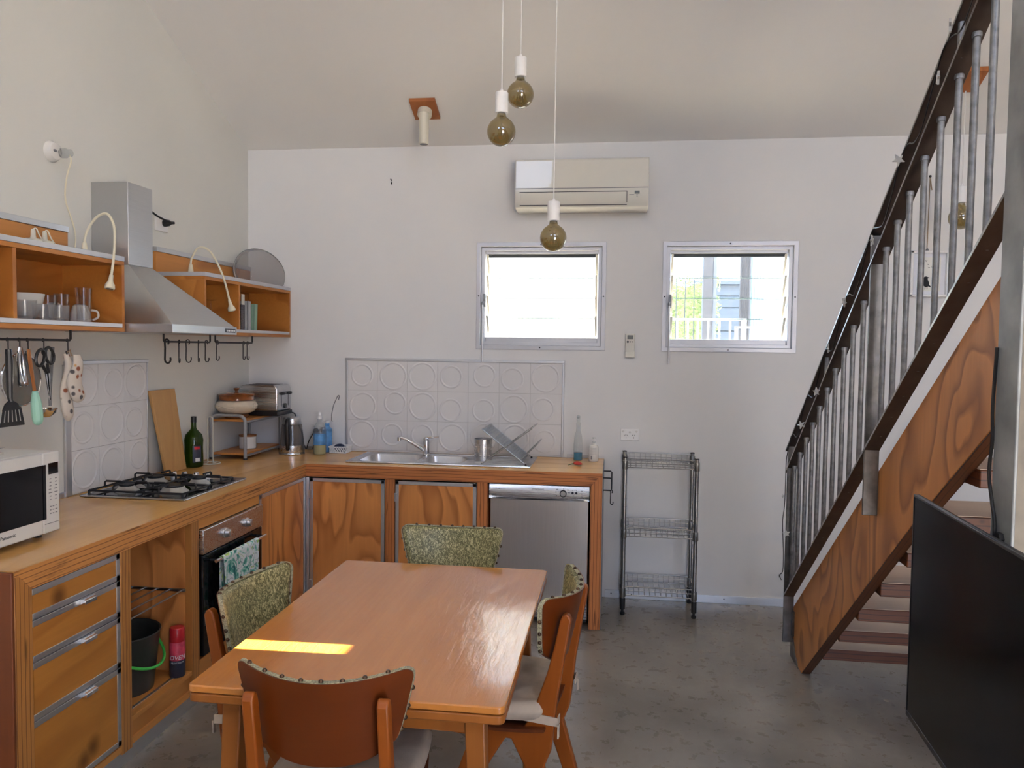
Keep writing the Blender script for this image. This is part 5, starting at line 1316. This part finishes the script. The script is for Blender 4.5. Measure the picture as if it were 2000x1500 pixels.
bx(AX1-.085, AX1-.055, -.1968, -.19, 2.545, 2.562).build('receiver_window', 'lcd', a)
mb = MB(); mb.box(AX1-.118, AX1-.088, -.1965, -.19, 2.538, 2.541); mb.box(AX1-.073, AX1-.067, -.1965, -.19, 2.533, 2.541); mb.box(AX1-.075, AX1-.065, -.1955, -.19, 2.525, 2.528)
mb.build('marks', 'grey_print', a)
r = thing('aircon_remote', 'cream air conditioner remote in wall holder between the windows', 'remote', (2.56, -.02, 1.553))
bx(2.531, 2.590, -.022, -.002, 1.553, 1.703).build('body', 'ac_cream', r, bevel=.006)
bx(2.529, 2.592, -.024, -.001, 1.552, 1.590).build('holder', 'ac_cream', r, bevel=.004)
bx(2.543, 2.578, -.0232, -.02, 1.668, 1.692).build('screen', 'lcd', r)
for x, q in ((2.546, .007), (2.561, .004), (2.573, .004)): MB().lathe([(q, 0), (q, .0015), (.001, .002)], (x, -.0235, 1.651), 12, 1).build('button', 'dark_print', r)
o = thing('wall_hook', 'tiny dark hook alone high on the back wall', 'hook', (.995, -.01, 2.68))
MB().tube([(.997, -.001, 2.687), (.997, -.014, 2.687), (.999, -.018, 2.692), (.993, -.016, 2.698), (.990, -.012, 2.690)], .0022, 6).build('eye', 'black_iron', o); MB().tube([(.995, -.001, 2.664), (.996, -.008, 2.676)], .0035, 6).build('shank', 'black_iron', o)
# framed print
f = thing('framed_print', 'white framed print of a black bird hung on a string behind the stairs', 'picture', (4.328, -.015, 1.94))
FX0, FX1, FZ0, FZ1 = 4.221, 4.435, 1.941, 2.216
for q in ((FX0, FX0+.014, FZ0, FZ1), (FX1-.014, FX1, FZ0, FZ1), (FX0, FX1, FZ0, FZ0+.014), (FX0, FX1, FZ1-.014, FZ1)): bx(q[0], q[1], -.03, -.002, q[2], q[3]).build('frame_bar', 'white_pl', f, bevel=.002)
bx(FX0+.012, FX1-.012, -.010, -.004, FZ0+.012, FZ1-.012).build('mount', 'mat_white', f)
bx(4.283, 4.395, -.0115, -.0098, 1.975, 2.178).build('print_paper', 'paper', f)
def sil(pts, cx, cz, s_, name='bird_silhouette'):
    MB().prism([(cx+x*s_, cz+z_*s_) for x, z_ in pts], 1, -.0125, -.0113).build(name, 'ink', f, smooth=0)
crow = [(-.35, .95), (-.1, 1.0), (.12, .92), (.45, .78), (.12, .74), (.14, .5), (.3, .15), (.34, -.2), (.62, -.5), (.5, -.56), (.22, -.42), (.12, -.5), (.1, -.9), (.04, -.9), (.02, -.55), (-.14, -.52), (-.2, -.88), (-.26, -.88), (-.24, -.5), (-.42, -.3), (-.5, .1), (-.46, .6)]
sil(crow, 4.318, 2.022, .042)
fly = [(-1, .9), (-.3, .35), (0, .5), (.3, .3), (1, .55), (.45, -.1), (.2, -.2), (.35, -.6), (0, -.35), (-.25, -.15)]
for x, z_, q in ((4.31, 2.156, .008), (4.352, 2.158, .007), (4.322, 2.135, .006), (4.328, 2.115, .006), (4.345, 2.118, .006)): sil(fly, x, z_, q)
MB().tube([(4.318, -.006, 2.655), (4.316, -.006, 2.4), (4.315, -.006, 2.218)], .0022, 6).build('hanging_string', 'string', f)
MB().tube([(4.318, -.006, 2.60), (4.322, -.008, 2.645), (4.326, -.008, 2.60), (4.33, -.008, 2.578)], .0028, 6).build('knot', 'string', f)
MB().lathe([(.006, 0), (.008, .006), (.004, .012), (.001, .012)], (4.318, -.013, 2.66), 10, 1).build('hook', 'black_iron', f)
MB().lathe([(.012, -.004), (.004, .012), (.001, .014)], (4.314, -.012, 2.219), 10).build('cord_stop', 'galv', f)

# ================================================================ WIRE RACK
def wire_rack():
    t = thing('wire_shelving', 'three tier chrome wire shelving with black feet against the back wall', 'shelving', (2.745, -.17, 0))
    X0, X1, Y0, Y1 = 2.540, 2.962, -.316, -.03; H = .955
    for x in (X0, X1):
        for y in (Y0, Y1):
            p = MB().cyl((x, y, .09), (x, y, H), .0125, n=14).build('upright', 'wire', t)
            for i in range(16): MB().tube([(x+.0128*math.cos(2*PI*k/12), y+.0128*math.sin(2*PI*k/12), .18+i*.048) for k in range(12)], .0012, 4, closed=True).build('groove_ring', 'galv', p)
            MB().lathe([(.0155, .035), (.0165, .04), (.0165, .10), (.014, .102)], (x, y, 0), 14).build('foot_sleeve', 'black', t)
            MB().lathe([(.013, .0005), (.015, .004), (.015, .016), (.008, .02), (.008, .036)], (x, y, 0), 14).build('foot', 'black', t)
            MB().lathe([(.0135, 0), (.0135, .005), (.001, .007)], (x, y, H), 14).build('cap', 'black', p)
    for zt in (.952, .535, .175):
        zl = zt-.055
        s = MB()
        for z in (zt-.004, zl): s.tube([(X0, Y0, z), (X1, Y0, z), (X1, Y1, z), (X0, Y1, z)], .0035, 6, closed=True)
        sh = s.build('shelf_frame', 'wire', t)
        for x in (X0, X1):
            for y in (Y0, Y1): MB().lathe([(.0165, 0), (.018, .003), (.0165, .05), (.0145, .052)], (x, y, zl-.01), 14).build('collar', 'wire', sh)
        n = 13
        for i in range(1, n):
            x = X0+(X1-X0)*i/n
            MB().tube([(x, Y0, zt-.004), (x, Y0, zl), (x, Y1, zl), (x, Y1, zt-.004)], .0017, 5).build('cross_wire', 'wire', sh)
        for k in (.33, .66): MB().cyl((X0, Y0+(Y1-Y0)*k, zl-.003), (X1, Y0+(Y1-Y0)*k, zl-.003), .0025, n=6).build('long_wire', 'wire', sh)
        for y in (Y0, Y1): MB().cyl((X0, y, (zt+zl)/2), (X1, y, (zt+zl)/2), .0017, n=5).build('long_wire', 'wire', sh)
wire_rack()

# ================================================================ PENDANTS AND SPOT
def pendant(x, y, zc, label, r=.0635, block=False):
    zc_ceil = CZ-CS*y
    t = thing('pendant_lamp', label, 'pendant lamp', (x, y, zc_ceil), 'pendant globe lamps')
    R = r; top = zc+R*1.0
    prof = [(.001, zc-R)]+[(R*math.sin(a), zc-R*math.cos(a)) for a in [PI*i/18 for i in range(1, 16)]]+[(.021, zc+R*1.02), (.019, zc+R*1.20)]
    b = MB().open_lathe(prof, (x, y, 0), 32).build('globe_bulb', 'amber', t, fix=True)
    mb = MB()
    for i in range(6):
        a = 2*PI*i/6; mb.tube([(x+.006*math.cos(a), y+.006*math.sin(a), zc+.035), (x+.016*math.cos(a), y+.016*math.sin(a), zc-.028)], .0012, 5)
    mb.build('filament', 'string', b)
    MB().cyl((x, y, zc+R*.5), (x, y, zc+R*1.15), .006, n=10).build('glass_stem', 'clear_pl', b)
    MB().lathe([(.0165, zc+R*1.15), (.0185, zc+R*1.2), (.0185, zc+R*1.30)], (x, y, 0), 18).build('screw_cap', 'grey_print', b)
    s0 = zc+R*1.26
    MB().lathe([(.026, s0), (.029, s0+.001), (.0295, s0+.088), (.027, s0+.091), (.008, s0+.094), (.006, s0+.105), (.001, s0+.105)], (x, y, 0), 24).build('lamp_holder', 'white_pl', t)
    zend = zc_ceil-(.03 if block else .012)
    MB().cyl((x, y, s0+.1), (x, y, zend), .0028, n=7).build('cord', 'cord_white', t)
    if block:
        yb = y-.055
        mb = MB()
        def P(px, py, d): return (px, py, CZ-CS*py-d)
        X0_, X1_, Y0_, Y1_ = x-.06, x+.06, yb-.075, yb+.075
        mb.hexa([P(X0_, Y0_, .024), P(X1_, Y0_, .024), P(X1_, Y1_, .024), P(X0_, Y1_, .024), P(X0_, Y0_, .001), P(X1_, Y0_, .001), P(X1_, Y1_, .001), P(X0_, Y1_, .001)])
        mb.build('timber_block', 'timber_orange', t, smooth=0)
    else:
        MB().lathe([(.04, CZ-CS*y-.022), (.045, CZ-CS*y-.018), (.045, CZ-CS*y+.02), (.001, CZ-CS*y+.02)], (x, y, 0), 20).build('ceiling_rose', 'white_pl', t)
pendant(1.952, -1.55, 2.56, 'amber globe pendant hanging lowest of the left pair')
pendant(2.003, -1.30, 2.80, 'amber globe pendant hanging higher and behind the left pair front globe')
pendant(2.168, -1.29, 2.128, 'amber globe pendant hanging lowest in front of the air conditioner')
pendant(4.345, -.385, 2.352, 'amber globe pendant on timber block seen between the stair balusters', block=True)
def spot():
    x, y = 1.300, -.337
    t = thing('ceiling_spot', 'cream tube spotlight on square timber block on sloping ceiling', 'spotlight', (x, y, CZ-CS*y))
    def P(px, py, d): return (px, py, CZ-CS*py-d)
    X0_, X1_, Y0_, Y1_ = x-.078, x+.078, y-.078, y+.072
    MB().hexa([P(X0_, Y0_, .02), P(X1_, Y0_, .02), P(X1_, Y1_, .02), P(X0_, Y1_, .02), P(X0_, Y0_, .001), P(X1_, Y0_, .001), P(X1_, Y1_, .001), P(X0_, Y1_, .001)]).build('timber_block', 'timber_orange', t, smooth=0)
    z = CZ-CS*y-.02
    n = Vector((0, -CS, -1)).normalized(); c = Vector((x+.0, y, z))
    MB().tube([c, c+n*.035], .043, 24).build('mount', 'cream', t, smooth=40)
    h = c+n*.03
    MB().tube([h+Vector((0, -.012, .01)), h+Vector((0, -.012, -.175)), h+Vector((0, -.012, -.178))], [.029, .029, .026], 24).build('tube_head', 'cream', t)
    MB().tube([h+Vector((0, -.012, -.1785)), h+Vector((0, -.012, -.180))], [.024, .024], 20).build('lamp_face', 'lcd', t)
spot()

# ================================================================ STAIRS
SX0, SX1 = 3.42, 4.39
S = thing('staircase', 'open tread timber staircase with plywood stringers rising towards the viewer', 'staircase', (3.9, -1.0, 0))
def stringer(x0, x1):
    yt_, = (-4.35,)
    top = lambda y: .254+.733*(-.805-y)
    bot = lambda y: (0 if y > -1.034 else (.775*(-1.034-y) if y > -2.414 else 1.069+.715*(-2.414-y)))
    poly = [(-.805, 0), (-.805, .254), (yt_, top(yt_)), (yt_, bot(yt_)), (-2.414, 1.069), (-1.034, 0)]
    p = MB().prism(poly, 0, x0, x1).build('stringer', 'stringer', S, bevel=.002)
    return p
st = stringer(SX0, SX0+.042); stringer(SX1-.042, SX1)
MB().prism([(-1.040, -.0+.001), (-1.040, .001), (-2.418, 1.0665), (-4.35, 2.4465), (-4.35, 2.4485), (-2.414, 1.0685), (-1.034, .002)], 0, SX0+.001, SX0+.041).build('underside_strip', 'stringer_edge', st, smooth=0)
for i in range(13):
    y, z = -1.25-.25*i, .211+.180*i
    tr = bx(SX0+.043, SX1-.043, y, y+.262, z-.052, z-.001).build('tread', 'tread_red', S, bevel=.003)
    bx(SX0+.043, SX1-.043, y+.003, y+.259, z-.0012, z+.0012).build('worn_top', 'tread_top', tr)
# brackets at the stringer foot
mb = MB(); mb.prism([(-.803, -.0+.0), (-.803, .105), (-.855, .105), (-.90, .05), (-.98, .0)], 0, SX0-.006, SX0-.0005); mb.build('foot_bracket', 'post_steel', S, bevel=.001)
# balustrade
B = thing('balustrade', 'steel stair balustrade with flat handrail and galvanised balusters', 'balustrade', (3.39, -1.9, 0))
BX0, BX1 = 3.365, 3.418
yE = -3.9
def flat_rail(name, z_at, y0, y1, th, m, parent=B):
    za, zb2 = z_at(y0), z_at(y1)
    return MB().hexa([(BX0, y0, za), (BX1, y0, za), (BX1, y1, zb2), (BX0, y1, zb2), (BX0, y0, za+th), (BX1, y0, za+th), (BX1, y1, zb2+th), (BX0, y1, zb2+th)]).build(name, m, parent, bevel=.0015)
zA = lambda y: 1.101+.735*(-.818-y)
zB = lambda y: .990+.744*(-.830-y)
zC = lambda y: .347+.751*(-.870-y)
ra = flat_rail('handrail', zA, -.79, yE, .008, 'dark_steel')
rb = flat_rail('baluster_rail', zB, -.80, yE, .008, 'dark_steel')
rc_ = flat_rail('bottom_rail', zC, -.84, yE, .008, 'dark_steel')
for r_, zf, y0 in ((ra, zA, -.79), (rb, zB, -.80), (rc_, zC, -.84)):
    MB().hexa([(BX0-.0012, y0, zf(y0)-.001), (BX0, y0, zf(y0)-.001), (BX0, yE, zf(yE)-.001), (BX0-.0012, yE, zf(yE)-.001), (BX0-.0012, y0, zf(y0)+.009), (BX0, y0, zf(y0)+.009), (BX0, yE, zf(yE)+.009), (BX0-.0012, yE, zf(yE)+.009)]).build('pale_edge', 'wire', r_)  # paler metal strip along each bar's outer edge
M['edge_steel'] = M['wire']
def newel(y, z0, z1, name):
    p = bx(BX0+.001, BX1-.001, y-.008, y+.004, z0, z1).build(name, 'post_steel', B, bevel=.002); return p
newel(-.835, .085, zA(-.835)-.001, 'newel_post'); newel(-2.07, 1.018, zA(-2.07)-.001, 'newel_post'); newel(-3.31, 1.95, zA(-3.31)-.001, 'newel_post')
bx(SX0-.012, SX0-.0005, -.86, -.815, .12, .25).build('post_bracket', 'post_steel', B, bevel=.001)
ys = [-.865, -.979, -1.096, -1.21, -1.325, -1.445, -1.564, -1.682, -1.797, -1.916, -2.146, -2.248, -2.349, -2.462, -2.575, -2.687, -2.787, -2.885, -3.0, -3.12, -3.22, -3.42, -3.54]
xb = 3.395
for y in ys:
    b = MB().cyl((xb, y, zC(y)+.006), (xb, y, zB(y)+.001), .0095, n=12).build('baluster', 'galv', B)
    MB().lathe([(.0125, zB(y)-.012), (.013, zB(y)-.004), (.0115, zB(y)+.001)], (xb, y, 0), 10).build('weld_collar', 'galv', b)
for y in (-1.47, -2.72): MB().cyl((xb-.012, y, zB(y)+.006), (xb-.012, y, zA(y)+.001), .009, n=10).build('spacer_bolt', 'galv', B)
# fairy lights
F = thing('fairy_lights', 'black wire string of white stars wound around the stair handrail', 'fairy lights', (3.36, -1.5, 0.7))
wp = []
for i in range(34):
    y = -.86-i*.062
    ph = i*1.35
    wp.append((3.3615+.002*math.sin(ph)-.002, y, zA(y)-.05+.045*math.sin(ph)))
w1 = [(3.357, -.845, .55), (3.352, -.85, .62), (3.350, -.835, .72), (3.354, -.85, .80), (3.36, -.83, .90), (3.358, -.84, 1.02)]
MB().tube(smooth_path([(3.36, -.80, .40), (3.345, -.82, .43), (3.355, -.85, .46)]+w1+wp, 3), .0022, 5).build('wire', 'black', F)
def star(x, y, z, r, tilt, roll):
    pts = []
    for k in range(10):
        a = PI/2+2*PI*k/10+roll; q = r if k % 2 == 0 else r*.42; pts.append((q*math.cos(a), q*math.sin(a)))
    mb = MB().prism(pts, 1, -.003, .003); ct, stt = math.cos(tilt), math.sin(tilt)
    mb.v = [(x+p[0]*ct-p[1]*0-p[1]*0+p[1]*0+p[1]*0-p[1]*0+p[1]*0+p[1]*0 - (p[1])*0 + p[1]*0 + (-p[1]*0), y+p[1]-0 if False else y+p[0]*stt+p[1]*ct*0+p[1]*0, z+p[2]) if True else p for p in mb.v]
    return mb
def star_mesh(x, y, z, r, yaw, roll):
    pts = []
    for k in range(10):
        a = PI/2+2*PI*k/10+roll; q = r if k % 2 == 0 else r*.42; pts.append((q*math.cos(a), q*math.sin(a)))
    mb = MB().prism(pts, 1, -.003, .003); c_, s_ = math.cos(yaw), math.sin(yaw)
    mb.v = [(x+p[0]*c_-p[1]*s_, y+p[0]*s_+p[1]*c_, z+p[2]) for p in mb.v]; return mb
for (y, z, yaw, roll) in ((-.946, .681, 0, .2), (-1.189, 1.258, .2, .4), (-1.45, 1.43, .5, .1), (-1.62, 1.62, 1.3, .5), (-1.829, 1.799, .9, .8), (-2.14, 1.993, 1.0, .3), (-2.376, 2.215, .1, .6), (-2.666, 2.371, 1.35, .4), (-2.735, 2.486, 1.2, .2)):
    star_mesh(3.348, y, z, .020, yaw, roll).build('star', 'star', F, smooth=0)
for (y, z) in ((-.80, .42), (-.83, .85)): star_mesh(3.35, y, z, .010, .4, .3).build('star', 'star', F, smooth=0)
# steel column
Cc = thing('steel_column', 'galvanised H-section steel column beside the stairs at right edge', 'column', (3.30, -3.33, 0))
cx0, cx1, cy0, cy1 = 3.252, 3.352, -3.372, -3.285
zc_top = CZ-CS*(-3.33)-.005
bx(cx0, cx0+.007, cy0, cy1, 0, zc_top).build('flange', 'galv_col', Cc, bevel=.002)
bx(cx1-.009, cx1, cy0, cy1, 0, zc_top).build('flange', 'galv_col', Cc, bevel=.002)
bx(cx0+.009, cx1-.009, -3.340, -3.333, 0, zc_top).build('web', 'brown_col', Cc)
mb = MB().lathe([(.013, 0), (.013, .009), (.001, .010)], (0, 0, 0), 6, 0)
mb.v = [(cx0-p[0], -3.335+p[1], 1.235+p[2]) for p in mb.v]; mb.build('bolt', 'black_iron', Cc)
bx(cx0-.004, cx0+.012, -3.384, -3.372, 2.32, 2.42).build('cleat', 'brown_col', Cc)
MB().tube(smooth_path([(cx0-.004, -3.292, 1.62), (cx0-.005, -3.286, 1.50), (cx0-.005, -3.290, 1.43), (cx0-.006, -3.284, 1.36), (cx0-.005, -3.30, 1.30), (cx0-.005, -3.315, 1.25), (cx0-.005, -3.315, 1.1), (cx0-.005, -3.31, .5)], 6), .0035, 6).build('cable', 'black', Cc)
# television on the column
T = thing('television', 'black flat television mounted on the steel column, lower right', 'television', (3.19, -3.5, .72))
p0 = Vector((3.2, -3.012, 0)); dv = Vector((-.033, -.587, 0)).normalized(); nv = Vector((-dv.y, dv.x, 0))
if nv.x > 0: nv = -nv
Wd = .965; z0t, z1t = .715, 1.263
def TP(s, d, z): v = p0+dv*s+nv*d; return (v.x, v.y, z)
def tvbox(s0, s1, d0, d1, a, b): return MB().hexa([TP(s0, d0, a), TP(s1, d0, a), TP(s1, d1, a), TP(s0, d1, a), TP(s0, d0, b), TP(s1, d0, b), TP(s1, d1, b), TP(s0, d1, b)])
tvbox(0, Wd, -.014, -.004, z0t, z1t).build('rear_shell', 'black', T, bevel=.003)
tvbox(.14, Wd-.14, -.034, -.0142, z0t+.03, z1t-.14).build('rear_housing', 'black', T, bevel=.004)
tvbox(.004, Wd-.004, -.0038, 0, z0t+.014, z1t-.004).build('screen', 'tv_screen', T)
for q in ((0, .006, z0t, z1t), (Wd-.006, Wd, z0t, z1t), (0, Wd, z0t, z0t+.014), (0, Wd, z1t-.006, z1t)): tvbox(q[0], q[1], -.004, .0012, q[2], q[3]).build('bezel', 'black', T, bevel=.001)
mb = MB().box(3.218, 3.2515, -3.37, -3.30, .92, 1.06); mb.build('wall_bracket', 'black_iron', T)

# ================================================================ TABLE AND CHAIRS
TX0, TX1, TY0, TY1 = 1.430, 2.230, -3.232, -2.078
TB = thing('dining_table', 'varnished timber draw-leaf dining table surrounded by four chairs', 'table', (1.83, -2.65, 0))
MB().prism(rrect(TX0, TX1, TY0, TY1, .018, 5), 2, .741, .76).build('table_top', 'table', TB, bevel=.004, seg=3)
lw = .34
for (a, b_) in ((TY0, TY0+lw), (TY1-lw, TY1)): MB().prism(rrect(TX0+.001, TX1-.001, a+.001, b_-.001, .018, 5), 2, .716, .7385).build('draw_leaf', 'table_leg', TB, bevel=.004, seg=3)
ax0, ax1, ay0, ay1 = TX0+.065, TX1-.065, TY0+.075, TY1-.075
for q in ((ax0, ax1, ay0, ay0+.02), (ax0, ax1, ay1-.02, ay1), (ax0, ax0+.02, ay0, ay1), (ax1-.02, ax1, ay0, ay1)): bx(q[0], q[1], q[2], q[3], .655, .7155).build('apron', 'table_leg', TB, bevel=.002)
bx(ax0+.03, ax1-.03, TY0+lw+.002, TY1-lw-.002, .716, .7405).build('centre_board', 'table_leg', TB)
MB().prism([(2.060, .716), (2.092, .716), (2.086, .700), (2.066, .700)], 1, ay0-.003, ay0+.005).build('leaf_pull', 'dark_print', TB)
for x, dx in ((ax0+.02, -.03), (ax1-.02, .03)):
    for y, dy in ((ay0+.02, -.02), (ay1-.02, .02)):
        w0, w1 = .026, .018
        MB().hexa([(x+dx-w1, y+dy-w1, 0), (x+dx+w1, y+dy-w1, 0), (x+dx+w1, y+dy+w1, 0), (x+dx-w1, y+dy+w1, 0), (x-w0, y-w0, .7155), (x+w0, y-w0, .7155), (x+w0, y+w0, .7155), (x-w0, y+w0, .7155)]).build('leg', 'table_leg', TB, bevel=.004)

def make_chair():
    t = thing('dining_chair', '', 'chair', (0, 0, 0))
    def hw(v):                       # half width over height 0..1 (top wider)
        return .172+.046*v**.8
    def corner(u, v): return u
    ZB_, ZT_ = .625, .842
    def panel(off, shrink=0):
        def f(a, b):
            u = 2*a-1
            v = b if b < .6 else .6+.4*math.sin((b-.6)/.4*PI/2)
            zb = ZB_+shrink+.055*abs(u)**3
            zt = ZT_-shrink+.016*u*u
            z = zb+(zt-zb)*v
            r = .024; q = max(0, (z-(zt-r))/r)
            s = hw(v)-shrink-r*(1-math.sqrt(max(0, 1-q*q)))
            x = s*u
            y = -.240+.086*(x/.215)**2+.22*(ZT_-z)+off
            return (x, y, z)
        return f
    MB().slab(panel(-.007), panel(.004), 25, 19).build('backrest', 'chair_wood', t, smooth=50)
    def pad(off):
        base = panel(off, .004)
        return base
    def padf(a, b):
        p = panel(.0055, .004)(a, b)
        e = min(a, 1-a)*25; e2 = min(b, 1-b)*14
        k = min(1, e/2)*min(1, e2/1.5)
        return (p[0], p[1]+.016*math.sqrt(k) if k > 0 else p[1], p[2])
    MB().slab(panel(.0045, .003), padf, 31, 25).build('backrest_pad', 'vinyl', t, smooth=60)
    f0 = panel(.006, .0015)
    rim = [f0(0, 1-i/8) for i in range(8)][::-1]
    edge = [f0(0, i/18) for i in range(18)]+[f0(i/24, 1) for i in range(25)]+[f0(1, 1-i/18) for i in range(1, 19)]
    mb = MB(); o_ = len(mb.v)
    e0 = [Vector(p) for p in edge]
    top = []
    def outn(i):
        tng = (e0[min(i+1, len(e0)-1)]-e0[max(i-1, 0)]).normalized(); n_ = Vector((0, 1, -.22)).cross(tng); 
        return -n_.normalized() if n_.z < 0 and 10 <= i < 35 else n_.normalized()
    vs = []
    cen = Vector((0, -.21, .73))
    for i, p in enumerate(e0):
        d_ = (p-cen); d_.y = 0
        tng = (e0[min(i+1, len(e0)-1)]-e0[max(i-1, 0)]); tng.y = 0; tng.normalize(); n_ = Vector((tng.z, 0, -tng.x))
        if n_.dot(d_) < 0: n_ = -n_
        q = p+n_*.003
        vs += [q+Vector((0, -.009, 0)), q+Vector((0, .005, 0)), p+Vector((0, .005, 0)), p+Vector((0, -.009, 0))]
    mb.add(vs, [(4*i+k, 4*i+(k+1) % 4, 4*(i+1)+(k+1) % 4, 4*(i+1)+k) for i in range(len(e0)-1) for k in range(4)])
    mb.build('piping', 'gold_pipe', t)
    sm = MB().sphere((0, 0, 0), .0062, 10, 6)
    idx = [1, 4, 7, 11]+[19+i*3 for i in range(8)]+[48, 52, 55, 58]
    first = None
    for i in idx:
        i = min(i, len(e0)-1); p = e0[i]; d_ = p-cen; d_.y = 0
        tng = (e0[min(i+1, len(e0)-1)]-e0[max(i-1, 0)]); tng.y = 0; tng.normalize(); n_ = Vector((tng.z, 0, -tng.x))
        if n_.dot(d_) < 0: n_ = -n_
        q = p+n_*.0035+Vector((0, -.002, 0))
        if first is None:
            first = sm.build('stud', 'brass', t); o = first
        else:
            o = bpy.data.objects.new('stud', first.data); COL.objects.link(o); o.parent = t; OFF[o.name] = Vector((0, 0, 0))
        o.location = q
    # side frames
    prof = [(-.238, .79), (-.231, .804), (-.220, .808), (-.209, .80), (-.203, .785), (-.186, .70), (-.166, .62), (-.135, .53), (-.118, .48), (-.09, .436), (.17, .418), (.186, .41), (.178, .398), (.075, .395), (.215, .0), (.175, 0), (.005, .33), (-.038, .402), (-.056, .402), (-.10, .32), (-.215, 0), (-.255, 0), (-.160, .325), (-.168, .345), (-.180, .375), (-.186, .42), (-.200, .55), (-.220, .68)]
    for s in (-1, 1):
        x0 = s*.158
        MB().prism([(p[0], p[1]) for p in prof], 0, x0-.014, x0+.014).build('side_frame', 'chair_frame', t, bevel=.005, seg=3)
    def seat(off):
        def f(a, b):
            x = (a-.5)*.40; y = -.165+b*.37
            r_ = .35*(abs(2*a-1)**4)
            return (x*(1-.10*b**4), y, .437+off+.012*(2*a-1)**2-.014*math.sin(PI*b))
        return f
    MB().slab(seat(0), seat(.010), 15, 13).build('seat', 'seat_dark', t, smooth=50)
    for y in (-.10, .13): bx(-.145, .145, y-.016, y+.016, .385, .415).build('cross_rail', 'chair_frame', t, bevel=.003)
    return t
def make_cushion():
    t = thing('seat_cushion', '', 'cushion', (0, 0, 0))
    tuft = [(-.07, -.02), (.07, -.02), (-.07, .11), (.07, .11), (0, .045)]
    def f(a, b, top):
        x0 = (a-.5)*2; y0 = (b-.5)*2
        x = x0*.195*(1-.05*abs(y0)**3); y = .035+y0*.190
        e = max(0, (1-abs(x0)**10)*(1-abs(y0)**10))**.4
        h = .032*e
        for tx, ty in tuft: h *= 1-.42*math.exp(-((x-tx)**2+(y-ty)**2)/.0007)
        h += .004*e*math.sin(x*40+y*25)
        base = .4495+.012*(x/.2)**2-.012*math.sin(PI*min(1, max(0, (y+.165)/.37)))+.005
        return (x, y, base+(.044+h if top else .036-.032*e))
    mb = MB().surf(lambda a, b: f(a, b, True), 31, 31); n0 = len(mb.v)
    mb = MB().slab(lambda a, b: f(a, b, True), lambda a, b: f(a, b, False), 31, 31)
    mb.build('pad', 'cushion', t, smooth=70)
    for s in (-1, 1):
        x0 = s*.1745
        MB().hexa([(x0-.002, -.20, .462), (x0+.002, -.20, .462), (x0+.002, -.06, .470), (x0-.002, -.06, .470), (x0-.002, -.20, .488), (x0+.002, -.20, .488), (x0+.002, -.06, .500), (x0-.002, -.06, .500)]).build('tie', 'cushion', t)
        bx(x0-.034 if s > 0 else x0-.002, x0+.002 if s > 0 else x0+.034, -.203, -.200, .462, .488).build('tie', 'cushion', t)
        MB().hexa([(x0-.012, -.208, .43), (x0+.002, -.208, .432), (x0+.002, -.2035, .432), (x0-.012, -.2035, .43), (x0-.010, -.208, .47), (x0+.004, -.208, .47), (x0+.004, -.2035, .47), (x0-.010, -.2035, .47)]).build('tie_end', 'cushion', t)
    return t
ch0 = make_chair(); cu0 = make_cushion()
R_ = math.radians
spots = [((1.798, -3.112), 2.5, 'nearest dining chair, its curved wooden back turned to the viewer', 'pale seat cushion on the nearest chair, below its wooden back'),
         ((1.812, -2.02), 180, 'dining chair at the far end of the table in front of the cupboards', 'pale seat cushion on the chair at the far end of the table'),
         ((1.505, -2.683), -94, 'dining chair on the left long side of the table beside the oven', 'pale seat cushion on the chair beside the oven'),
         ((2.140, -2.505), 83, 'dining chair on the right long side of the table, seen edge-on', 'tied pale seat cushion on the chair right of the table')]
for i, ((x, y), a_, lab, lab2) in enumerate(spots):
    for src, l_, g in ((ch0, lab, 'chairs around the dining table'), (cu0, lab2, 'seat cushions on the dining chairs')):
        o = src if i == 0 else copy_tree(src)
        o.location = (x, y, 0); o.rotation_euler = (0, 0, R_(a_)); o['label'] = l_; o['group'] = g
